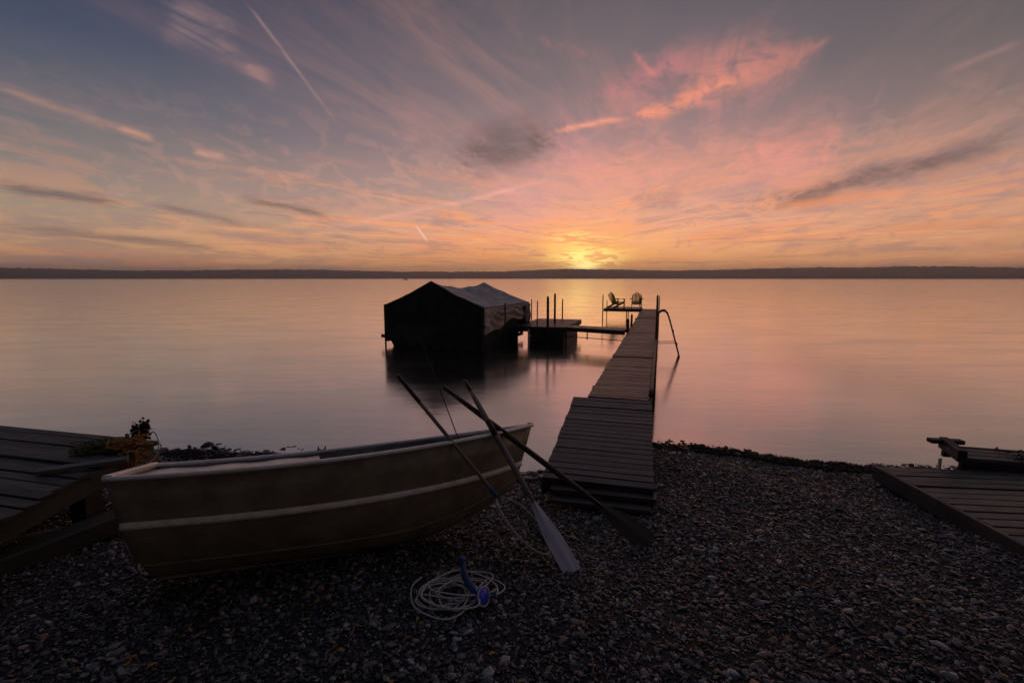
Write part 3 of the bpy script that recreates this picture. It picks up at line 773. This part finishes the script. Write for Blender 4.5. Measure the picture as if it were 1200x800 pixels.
# ------------------------------------------------------------------ rowing boat on the beach
BP = dict(L=3.0473, B=.5906, D=.7381, rb=.221, rk=.436, zs=.4422, rs=.169)
BM = Matrix.Translation((-2.7056, 3.113, .4128)) @ Matrix.Rotation(.3908, 4, 'Z') @ Matrix.Rotation(.0829, 4, 'Y') @ Matrix.Rotation(-.2698, 4, 'X')
boat = thing('rowboat', 'olive brown aluminium rowing boat heeled over on the pebbles, pale rail and stripe', 'boat', matrix=BM)
H = hull_pts(n=61, **BP)
mb = MB()
for s in (-1, 1):
    g_ = [[(x, y*s, z) for x, y, z in r] for r in H]
    mb.grid(g_ if s < 0 else [r[::-1] for r in g_])
mb.build('hull', M['hull'], boat, .004)
mb = MB()                            # bare inner skin, just inside the hull
for s in (-1, 1):
    g_ = [[(x, max(0, y-.012)*s, z+(.012 if k < 4 else 0)-(.004 if k == 7 else 0)) for k, (x, y, z) in enumerate(r)] for r in H[1:-1]]
    mb.grid(g_ if s > 0 else [r[::-1] for r in g_])
mb.build('inner_skin', M['hull_in'], boat)
r0 = H[0]
mb = MB(); n_ = len(r0)
q = [(x-.003, y, z) for x, y, z in r0]+[(x-.003, -y, z) for x, y, z in r0[1:]][::-1]
mb.add(q, [tuple(range(len(q)))]); mb.add([(x+.03, y*.985, z) for x, y, z in q], [tuple(range(len(q)))[::-1]])
mb.build('transom', M['hull'], boat)
mb = MB(); g0 = r0[-1]; mb.bar((g0[0]+.012, -g0[1]-.01, g0[2]+.012), (g0[0]+.012, g0[1]+.01, g0[2]+.012), .055, .035, bev=.006); mb.build('transom_cap', M['alu'], boat)
def ribbon(row, off, w, h, name, m, dz=0, sides=(-1, 1), n0=0, n1=None):
    for s in sides:
        mb = MB(); P_ = [Vector((H[i][row][0], s*(H[i][row][1]+off), H[i][row][2]+dz)) for i in range(n0, n1 or len(H))]
        vs_ = []; fs = []
        for i, p in enumerate(P_):
            d = (P_[min(i+1, len(P_)-1)]-P_[max(i-1, 0)]).normalized(); o_ = Vector((d.y, -d.x, 0)).normalized()*w/2
            # rounded flat section
            for a_ in range(8):
                an = 2*math.pi*(a_+.5)/8; vs_.append(p+o_*math.cos(an)*1.05+Vector((0, 0, h/2*math.sin(an))))
        for i in range(len(P_)-1):
            for k in range(8): fs.append((i*8+k, i*8+(k+1) % 8, (i+1)*8+(k+1) % 8, (i+1)*8+k))
        fs += [tuple(range(8))[::-1], tuple(range((len(P_)-1)*8, len(P_)*8))]
        mb.add(vs_, fs, None, True); mb.build(name, m, boat)
ribbon(7, .004, .062, .036, 'gunwale', M['alu'], .006)
ribbon(4, .012, .024, .050, 'rub_strake', M['strake'], .012)
ribbon(6, .004, .010, .012, 'pressed_rib', M['hull'], .09)
ribbon(2, .006, .014, .016, 'pressed_rib', M['hull'], 0)
# keel strip
mb = MB(); mb.tube([(r[0][0], 0, r[0][2]-.008) for r in H], .014, 6); mb.build('keel', M['hull'], boat)
# stern deck and thwarts
def at(t, dz):
    f = t*(len(H)-1); i = min(int(f), len(H)-2); k = f-i
    a = [H[i][7][j]*(1-k)+H[i+1][7][j]*k for j in range(3)]; return a[0], a[1]-.02, a[2]+dz
mb = MB(); rows = []
for i in range(12):
    x, y, z = at(.012+.40*i/11, -.040); rows.append([(x, y*k, z-.004*abs(k)+.006*math.sin(i*1.7)) for k in (-1, -.75, -.5, -.25, 0, .25, .5, .75, 1)])
mb.grid(rows); mb.build('stern_deck', M['deck_in'], boat, .02)
for t0, t1 in ((.50, .58), (.76, .90)):
    mb = MB(); x0, y0, z0 = at(t0, -.14 if t0 < .7 else -.10); x1, y1, z1 = at(t1, -.14 if t0 < .7 else -.10)
    y0 *= .86; y1 *= .80
    mb.add([(x0, -y0, z0), (x0, y0, z0), (x1, y1, z1), (x1, -y1, z1)]+[(x0, -y0, z0-.03), (x0, y0, z0-.03), (x1, y1, z1-.03), (x1, -y1, z1-.03)],
           [(0, 3, 2, 1), (4, 5, 6, 7), (0, 1, 5, 4), (2, 3, 7, 6), (1, 2, 6, 5), (3, 0, 4, 7)]); mb.build('thwart', M['alu'], boat)
for s in (1,):
    x, y, z = at(.42, .0); mb = MB(); mb.box((x, s*(y+.03), z-.005), (.045, .02, .03), bev=.004)
    for k in (-1, 1): mb.tube([(x, s*(y+.03), z+.015), (x+k*.03, s*(y+.03), z+.028), (x+k*.03, s*(y+.03), z+.050)], .008, 6)
    mb.build('oarlock', M['iron'], boat)
x, y, z = H[-1][7]; mb = MB(); mb.ball((x-.01, 0, z+.016), (.035, .022, .016)); mb.build('bow_cap', M['hull'], boat)
x, y, z = r0[5]; mb = MB()
ring_c = Vector((x+.10, -y*.55, z-.30)); mb.tube([ring_c+Vector((-.02*math.sin(a*.5), .028*math.cos(a), .036*math.sin(a))) for a in np.linspace(.3, 5.6, 16)], .008, 6)
mb.build('mooring_eye', M['alu'], boat)

# ------------------------------------------------------------------ oars, landing net, rod
def oar(name, label, foot, top, blade_l, blade_w, m_shaft, m_blade, face, grp):
    foot, top = Vector(foot), Vector(top); d = (top-foot); L_ = d.length; d.normalize()
    z = d; xx = Vector(face)-d*Vector(face).dot(d); xx.normalize(); yy = z.cross(xx)
    t = thing(name, label, 'oar', matrix=Matrix.Translation(foot) @ Matrix((xx, yy, z)).transposed().to_4x4(), group=grp)
    mb = MB(); mb.tube([(0, 0, s) for s in np.linspace(blade_l*.78, L_-.14, 12)], [.014, .021, .0245, .026]+[.026]*5+[.025, .023, .0215], 10); mb.build('shaft', M[m_shaft], t)
    mb = MB(); mb.tube([(0, 0, L_-.145), (0, 0, L_-.13), (0, 0, L_-.07), (0, 0, L_-.012), (0, 0, L_)], [.017, .0185, .020, .019, .012], 10); mb.build('grip', M['shaft_dark'], t)
    mb = MB(); mb.tube([(0, 0, L_*.66), (0, 0, L_*.66+.16)], .0262, 10); mb.build('collar', M['iron'], t)
    mb = MB(); vs_ = []; fs = []; n = 22
    for i in range(n+1):
        s = i/n; zz = s*blade_l; w = blade_w/2*(1-smooth01((s-.30)/.66)*.80)
        w *= (1-.10*(1-smooth01(s/.05))); th = .006+.012*s
        for (a, b) in ((-1, 0), (-.5, .75), (-.12, 1.0), (.12, 1.0), (.5, .75), (1, 0), (.5, -.75), (.12, -1.0), (-.12, -1.0), (-.5, -.75)):
            vs_.append((a*w, b*th*(.55 if abs(a) > .3 else 1) + .012*math.sin(s*2.5), zz))
    K = 10
    for i in range(n):
        for k in range(K): fs.append((i*K+k, i*K+(k+1) % K, (i+1)*K+(k+1) % K, (i+1)*K+k))
    fs += [tuple(range(K))[::-1], tuple(range(n*K, n*K+K))]
    mb.add(vs_, fs); o = mb.build('blade', M[m_blade], t)
    return t
oar('oar', 'long wooden oar with a pale grey blade facing out, leaning steeply on the boat', (.46, 3.36, .325), (-.448, 4.484, 1.545), .76, .155, 'shaft', 'blade', (.8, .5, .1), 'oars leaning on the boat')
oar('oar', 'dark brown oar slanting low across the bow, its dark blade near the dock end', (1.17, 3.83, .285), (-.641, 4.41, 1.50), .62, .20, 'shaft_dark', 'blade_dark', (.5, .5, .4), 'oars leaning on the boat')

def bez(pts, n):
    """Catmull-Rom through pts"""
    pts = [Vector(p) for p in pts]; out_ = []
    P_ = [pts[0]]+pts+[pts[-1]]
    for i in range(1, len(P_)-2):
        for k in range(n):
            t = k/n; a, b, c, d = P_[i-1], P_[i], P_[i+1], P_[i+2]
            out_.append(.5*((2*b)+(c-a)*t+(2*a-5*b+4*c-d)*t*t+(-a+3*b-3*c+d)*t**3))
    out_.append(pts[-1]); return out_
nT = Vector((-.958, 3.97, 1.70)); nB = Vector((.275, 3.60, .30)); nd = (nT-nB).normalized(); nL = (nT-nB).length
# plane of the hoop holds the handle and leans with it
side = Vector((.62, .78, 0)); side = (side-nd*side.dot(nd)).normalized(); nrm = nd.cross(side)
t = thing('landing_net', 'long-handled fishing net leaning on the boat, wire hoop down on the pebbles', 'fishing net', matrix=Matrix.Translation(nB) @ Matrix((side, nrm, nd)).transposed().to_4x4())
HL = .62
mb = MB(); mb.tube([(0, 0, s) for s in np.linspace(HL, nL, 8)], .0165, 10); mb.build('handle', M['shaft'], t)
mb = MB(); mb.tube([(0, 0, nL-.30), (0, 0, nL-.01), (0, 0, nL)], [.019, .019, .010], 10); mb.build('grip', M['shaft_dark'], t)
mb = MB(); mb.tube([(0, 0, HL-.03), (0, 0, HL+.09)], .020, 10); mb.build('collar', M['blue_dark'], t)
hoop = bez([(0, 0, HL), (-.05, 0, HL-.06), (-.085, 0, .44), (-.09, 0, .28), (-.06, 0, .13), (.0, 0, .03), (.06, 0, .0), (.125, 0, .04), (.165, 0, .18), (.16, 0, .36), (.10, 0, .50), (.04, 0, .57), (0, 0, HL)], 5)
mb = MB(); mb.tube(hoop, .0085, 7); mb.build('hoop', M['rope'], t)
mb = MB()
cx_ = Vector((.04, 0, .30))
hp = hoop[::3]
for i, p in enumerate(hp):
    q_ = []
    for k in range(7):
        f = k/6; c_ = cx_+Vector((-.03, -.05, -.16)); v_ = p*(1-f)+c_*f
        q_.append(v_+Vector((.01*math.sin(i*2+k), -.10*math.sin(math.pi*f)*.6-.02, -.05*f)))
    mb.tube(q_, .0016, 4)
for f in np.linspace(.12, .9, 8):
    mb.tube([p*(1-f)+(cx_+Vector((-.03, -.05, -.16)))*f+Vector((.008*math.sin(i*2), -.06*math.sin(math.pi*f)-.02, -.05*f)) for i, p in enumerate(hoop)], .0015, 4)
mb.build('netting', M['net'], t)
for p in ((.02, -.03, .30), (-.05, -.035, .27), (.0, -.04, .20)):
    mb = MB(); mb.ball(p, (.016, .014, .022), lump=.15); mb.build('sinker', M['rope'], t)

rd = wthing('fishing_rod', 'thin dark fishing rod standing up out of the boat behind the crossed oars', 'fishing rod', (-.40, 4.12, .75))
mb = MB(); rb_, rt_ = Vector((-.33, 4.05, .72)), Vector((-.86, 4.62, 1.93)); mb.tube([rb_+(rt_-rb_)*f+Vector((-.03*f*f, 0, 0)) for f in np.linspace(0, 1, 12)], [.007-.0045*f for f in np.linspace(0, 1, 12)], 6); wb(mb, 'rod', M['iron'], rd)
for f in (.62, .8, .93):
    mb = MB(); c_ = rb_+(rt_-rb_)*f+Vector((.02-.03*f*f, 0, 0)); mb.tube([c_+Vector((.014*math.cos(a), 0, .014*math.sin(a))) for a in np.linspace(0, 6.28, 13)[:-1]], .0015, 4, close=True); wb(mb, 'line_guide', M['steel'], rd)
mb = MB(); mb.tube([rb_, rb_+(rt_-rb_)*.16], .012, 8); wb(mb, 'grip', M['clump'], rd)

# ------------------------------------------------------------------ rope and blue winder on the pebbles
random.seed(33)
def gz(x, y): return float(ground_z(x, y))
pts = []
cx0, cy0 = -.40, 3.02
for k in range(9):
    a0 = random.uniform(-.3, .3); rx = random.uniform(.15, .27); ry = random.uniform(.09, .19); ox = random.uniform(-.05, .06); oy = random.uniform(-.05, .05); tl = random.uniform(-.5, .5)
    for j in range(9):
        a = a0+2*math.pi*j/9; x = rx*math.cos(a)*(1+random.uniform(-.24, .24)); y = ry*math.sin(a)*(1+random.uniform(-.28, .28))
        X2 = cx0+ox+x*math.cos(tl)-y*math.sin(tl); Y2 = cy0+oy+x*math.sin(tl)+y*math.cos(tl)
        pts.append((X2, Y2, gz(X2, Y2)+.030+.007*k+random.uniform(-.006, .012)))
pts += [(-.12, 3.0, gz(-.12, 3.0)+.05), (-.05, 3.12, gz(-.05, 3.12)+.035), (-.16, 3.22, gz(-.16, 3.22)+.035), (-.20, 3.12, gz(-.2, 3.12)+.05)]
pts = [(-.66, 3.28, gz(-.66, 3.28)+.03), (-.70, 3.12, gz(-.7, 3.12)+.03), (-.62, 2.86, gz(-.62, 2.86)+.03), (-.42, 2.76, gz(-.42, 2.76)+.03), (-.30, 2.86, gz(-.3, 2.86)+.035)]+pts
mb = MB(); mb.tube(bez(pts, 7), .0056, 7)
rope = mb.build('rope', M['rope']); tag(rope, 'tangled coil of off-white rope lying on the dark pebbles', 'rope')
wd = thing('rope_winder', 'blue plastic line winder with an upright handle lying on the rope coil', 'winder', (-.25, 2.98, gz(-.25, 2.98)+.05))
mb = MB(); ax = (Vector((.8, -.5, .33)).normalized(),); a0 = ax[0]; a1 = a0.orthogonal().normalized(); a2 = a0.cross(a1)
mb.ball((.055, -.05, .035), (.026, .062, .062), 16, 10, (a0, a1, a2)); mb.build('disc', M['blue'], wd)
mb = MB(); mb.tube([Vector((.055, -.05, .035))+a0*.012+(a1*math.cos(a)+a2*math.sin(a))*.058 for a in np.linspace(0, 6.28, 21)[:-1]], .006, 6, close=True); mb.build('rim', M['white'], wd)
mb = MB(); mb.tube([(.02, -.01, .01), (-.03, .04, .05), (-.075, .08, .10), (-.09, .10, .19)], [.022, .026, .024, .020], 10); mb.build('handle', M['blue_dark'], wd)
mb = MB(); mb.ball((-.092, .102, .205), (.026, .026, .022)); mb.build('knob', M['blue_dark'], wd)
mb = MB(); mb.tube([(.10, -.02, .0), (.14, -.03, .03), (.135, -.05, .065), (.11, -.06, .06)], .009, 7); mb.build('loop', M['blue_dark'], wd)

# ------------------------------------------------------------------ stored dock sections, left
random.seed(41)
ld = wthing('dock_section', 'mossy old dock section raised on blocks at the left edge behind the boat stern', 'dock section', (-4.6, 4.2, gz(-4.6, 4.2)), 'stored dock sections')
LU = Vector((.08, -1, 0)).normalized(); LW = Vector((-.971, .238, 0)).normalized(); LA = Vector((-3.80, 4.97, .80))
mb = MB(); LA2 = LA - LW*.03
boards(mb, LA2, LU, LW, 2.9, 3.2, .115, .014, .04, .013); wb(mb, 'deck_boards', M['deck_left'], ld)
mb = MB()
for k in (.04, 1.1, 2.2, 3.1): mb.bar(LA+LW*k-Vector((0, 0, .125))+LU*.02, LA+LW*k-Vector((0, 0, .125))+LU*2.85, .05, .16, bev=.006)
for k in (.05, 2.8): mb.bar(LA+LU*k+LW*.08-Vector((0, 0, .126)), LA+LU*k+LW*3.1-Vector((0, 0, .126)), .05, .155)
wb(mb, 'frame', M['deck_left'], ld)
for (a, b) in ((.85, .12), (2.3, .14), (.2, 1.6), (.85, 2.6)):
    p = LA+LU*a+LW*b; g0 = gz(p.x, p.y); mb = MB(); mb.box((p.x, p.y, (g0+.59)/2), (.07, .09, (.62-g0)/2), bev=.006); wb(mb, 'block', M['dock_dark'], ld)
bm_ = wthing('timber_beam', 'square grey timber lying on the shingle from the left edge to the boat stern', 'beam', (-3.7, 3.8, gz(-3.7, 3.8)))
mb = MB(); mb.bar((-3.95, 2.9, .42), (-3.40, 4.45, .33), .20, .16, bev=.01); wb(mb, 'beam', M['greywood'], bm_)
o = bm_.children[0]; o.name = 'timber'
o.data.materials[0] = M['deck_left']
b2 = MB(); b2.bar((-4.12, 4.02, .835), (-3.58, 4.33, .83), .10, .035, bev=.004); o = b2.build('loose_board', M['greywood']); tag(o, 'pale grey loose board lying across the corner of the left dock section', 'board')
b3 = MB(); b3.bar((-4.55, 3.5, gz(-4.5, 3.5)+.06), (-3.9, 3.95, gz(-3.9, 3.95)+.07), .045, .022); o = b3.build('broken_lath', M['white']); tag(o, 'thin pale lath lying on the stones beneath the left dock section', 'lath')

def tangle(name, label, cat, m, c, rx, ry, rz_, n, r, seed, floor=None):
    random.seed(seed); pts = []
    for i in range(n):
        a = random.uniform(0, 6.28); k = math.sqrt(random.random())
        x = c[0]+rx*k*math.cos(a); y = c[1]+ry*k*math.sin(a); z = c[2]+abs(random.gauss(0, .5))*rz_
        pts.append((x, y, z))
    mb = MB(); mb.tube(bez(pts, 6), r, 6); o = mb.build(name, m); tag(o, label, cat); return o
tangle('orange_twine', 'heap of orange twine on the corner of the left dock section', 'twine', M['orange_rope'], (-3.88, 4.72, .815), .24, .20, .11, 95, .0065, 3)
tangle('green_twine', 'loose tangle of dull green cord on the boards beside the orange twine', 'cord', M['green_rope'], (-4.15, 4.62, .81), .24, .18, .07, 60, .006, 5)
random.seed(6); pts = []
for k in range(34): pts.append((-3.74+random.uniform(-.10, .12), 4.66+random.uniform(-.20, .20), .60+.22*math.sin(k*1.3)+random.uniform(-.05, .05)))
mb = MB(); mb.tube(bez(pts, 6), .006, 6); o = mb.build('hanging_twine', M['orange_rope']); tag(o, 'strands of orange twine drooping over the edge of the left dock section', 'twine')
mb = MB(); mb.tube(bez([(-3.80, 4.88, .85), (-3.70, 4.83, .93), (-3.62, 4.78, .84), (-3.60, 4.70, .72), (-3.66, 4.62, .66), (-3.76, 4.60, .68)], 6), .006, 6)
o = mb.build('hanging_rope', M['rope']); tag(o, 'pale rope end hanging in a loop off the left dock section corner', 'rope')
mb = MB(); random.seed(8)
for (cx_, cz_, n_, sx__, sz__) in ((-3.95, .90, 34, .045, .055), (-3.86, .94, 34, .035, .065), (-3.90, .84, 30, .075, .03)):
    for q in range(n_):
        p = Vector((cx_+random.gauss(0, sx__*.6), 4.92+random.gauss(0, .03), max(.81, cz_+random.gauss(0, sz__*.7)))); r_ = random.uniform(.010, .024)
        mb.ball(p, (r_*random.uniform(.6, 1.4), r_, r_*random.uniform(.7, 1.5)), 7, 5, lump=.3)
for q in range(26):
    a = random.uniform(0, 6.28); p = Vector((-3.90+random.gauss(0, .045), 4.92, .88+random.uniform(0, .09)))
    mb.tube([p, p+Vector((.04*math.cos(a), .02*math.sin(a), .03)), p+Vector((.07*math.cos(a), .03*math.sin(a), .03+random.uniform(-.02, .05)))], [.006, .004, .002], 5)
o = mb.build('weed_clump', M['clump']); tag(o, 'black knobbly clump standing on the far corner of the left dock section', 'clump')
mb = MB(); mb.bar((-3.80, 5.15, gz(-3.8, 5.15)), (-3.80, 5.15, gz(-3.8, 5.15)+.30), .035, .02); o = mb.build('stake', M['orange_rope']); tag(o, 'short yellow stake standing in the stones beyond the boat stern', 'stake')

# ------------------------------------------------------------------ stored dock sections, right
random.seed(52)
rs_ = wthing('dock_section', 'brown plank dock section lying flat on the pebbles at the right edge', 'dock section', (5.2, 4.2, gz(5.2, 4.2)), 'stored dock sections')
RU2 = Vector((-.115, -.99, .05)).normalized(); RW2 = Vector((.995, -.098, 0)).normalized(); RA2 = Vector((4.32, 5.47, .30))
mb = MB(); boards(mb, RA2, RU2, RW2, 3.1, 2.6, .135, .020, .035, .005); wb(mb, 'deck_boards', M['deck_right'], rs_)
mb = MB()
for k in (-.03, 1.3, 2.58): mb.bar(RA2+RW2*k-Vector((0, 0, .075)), RA2+RW2*k+RU2*3.1-Vector((0, 0, .075)), .045, .17, bev=.006)
mb.bar(RA2+RU2*.02+RW2*.02-Vector((0, 0, .12)), RA2+RU2*.02+RW2*2.5-Vector((0, 0, .12)), .045, .14)
wb(mb, 'frame', M['deck_right'], rs_)
fr = wthing('dock_section', 'raised dock section with debris on its boards, standing at the water on the right', 'dock section', (6.0, 5.8, 0), 'stored dock sections')
F1 = Vector((5.23, 5.42, .43)); F2 = Vector((5.42, 5.86, .44)); FW = Vector((.965, -.225, -.01)).normalized()
mb = MB(); boards(mb, F1+FW*.08, (F2-F1).normalized(), FW, .5, 2.3, .115, .012, .03, .005); wb(mb, 'deck_boards', M['deck_right'], fr)
mb = MB(); mb.bar(F1-Vector((0, 0, .09)), F1+FW*2.3-Vector((0, 0, .09)), .05, .14, bev=.005); mb.bar(F2-Vector((0, 0, .09)), F2+FW*2.3-Vector((0, 0, .09)), .05, .14); wb(mb, 'frame', M['dock_dark'], fr)
mb = MB(); mb.bar(F1+Vector((.02, -.0, .01)), F2+Vector((.02, .03, .01)), .09, .14, bev=.006); mb.bar(F2+Vector((-.18, .0, .045)), F2+Vector((.20, -.03, .035)), .10, .05, bev=.006); wb(mb, 'end_beam', M['dock_dark'], fr)
for x, y in ((5.18, 5.62), (5.40, 5.52), (6.5, 5.2)):
    mb = MB(); mb.tube([(x, y, -.3), (x, y, .34)], .018, 8); wb(mb, 'leg', M['white'], fr)
mb = MB(); random.seed(3)
for i in range(160):
    s = random.uniform(.5, 2.2); q_ = random.uniform(.02, .42); p = F1+FW*s+(F2-F1).normalized()*q_; l = random.uniform(.03, .09); a = random.uniform(0, 6.28)
    mb.tube([(p.x, p.y, p.z+.01), (p.x+l*.5*math.cos(a), p.y+l*.5*math.sin(a), p.z+random.uniform(.01, .04)), (p.x+l*math.cos(a), p.y+l*math.sin(a), p.z+.01)], random.uniform(.004, .010), 5)
o = mb.build('weed_debris', M['weed']); tag(o, 'brown dried weed heaped on the raised dock section at the right', 'weed', kind='stuff')

# unseen tree added behind the viewer's left shoulder to darken the left beach
random.seed(77)
tr = wthing('added_shade_tree', 'added leafy tree out of view, its crown shading the left end of the beach', 'tree', (-6.2, -1.6, gz(-6.2, -1.6)))
mb = MB(); mb.tube(bez([(-6.2, -1.6, .2), (-6.1, -1.5, 1.6), (-5.7, -1.2, 3.2), (-5.2, -.8, 4.8), (-4.9, -.6, 6.4)], 5), list(np.linspace(.26, .09, 21)), 10)
for k in range(9):
    a = k*2.4; s = Vector((-5.8+.1*k, -1.2+.07*k, 2.9+.38*k)); e = Vector((-4.6+2.9*math.cos(a), -.8+1.6*math.sin(a), 5.0+random.uniform(-.6, 1.5)))
    mb.tube(bez([s, (s+e)/2+Vector((0, 0, .35)), e], 4), list(np.linspace(.09, .02, 9)), 6)
wb(mb, 'trunk', M['post'], tr)
g = np.random.default_rng(3); n = 24000
cl = np.stack([g.normal(0, 1, 60), g.normal(0, 1, 60), g.normal(0, 1, 60)], 1); cl /= np.linalg.norm(cl, axis=1)[:, None]; cl *= g.uniform(.35, 1, 60)[:, None]**.5
cl = cl*np.array([4.0, 2.1, 1.7])+np.array([-4.0, -1.0, 5.7])
p = cl[g.integers(0, 60, n)]+g.normal(0, .38, (n, 3)); p[:, 1] = np.minimum(p[:, 1], 1.15-.0*p[:, 2])
a = g.uniform(0, 6.28, n); t_ = g.normal(0, .6, n); s = g.uniform(.06, .12, n)
d1 = np.stack([np.cos(a), np.sin(a), np.sin(t_)], 1)*s[:, None]; d2 = np.stack([-np.sin(a), np.cos(a), np.cos(t_)*.4], 1)*(s*.6)[:, None]
V = np.stack([p-d1, p+d2, p+d1, p-d2], 1).reshape(-1, 3); mb = MB()
mb.add(V.tolist(), [(4*i, 4*i+1, 4*i+2, 4*i+3) for i in range(n)])
wb(mb, 'crown', plain('shade tree leaves', (.03,.045,.015), (.07,.09,.03), 3, .6, 0.0), tr)

# far motor boat, a speck on the lake
db = thing('distant_boat', 'tiny dark boat out on the lake near the far shore, left of the boathouse', 'boat', (-156, 715, 0)); db.rotation_euler = (0, 0, .15)
Hb = hull_pts(6.5, 1.1, 1.0, .35, .3, .5, .2, 15)
mb = MB()
for s in (-1, 1): mb.grid([[(x-3.2, y*s, z-.15) for x, y, z in r] for r in Hb])
mb.add([(r[-1][0]-3.2, s*r[-1][1], r[-1][2]-.2) for r in Hb[::7] for s in (-1, 1)], [(0, 1, 3, 2), (2, 3, 5, 4)])
mb.build('hull', M['darkboat'], db)
mb = MB(); mb.box((0, 0, 1.35), (.7, .8, .5), bev=.1); mb.build('cabin', M['darkboat'], db)

# ------------------------------------------------------------------ haze over the lake
hz = MB(); hz.box((0, 2300, 49), (5200, 2700, 51))
hm = bpy.data.materials.new('morning haze'); hm.use_nodes = True; ht = hm.node_tree; ht.nodes.clear()
ho = ht.nodes.new('ShaderNodeOutputMaterial'); pv = ht.nodes.new('ShaderNodeVolumePrincipled')
pv.inputs['Color'].default_value = (.97, .93, .92, 1); pv.inputs['Density'].default_value = HAZE; pv.inputs['Anisotropy'].default_value = .55
ht.links.new(pv.outputs[0], ho.inputs['Volume'])
hzo = hz.build('haze', hm); tag(hzo, 'thin morning haze over the lake', 'haze', kind='stuff')
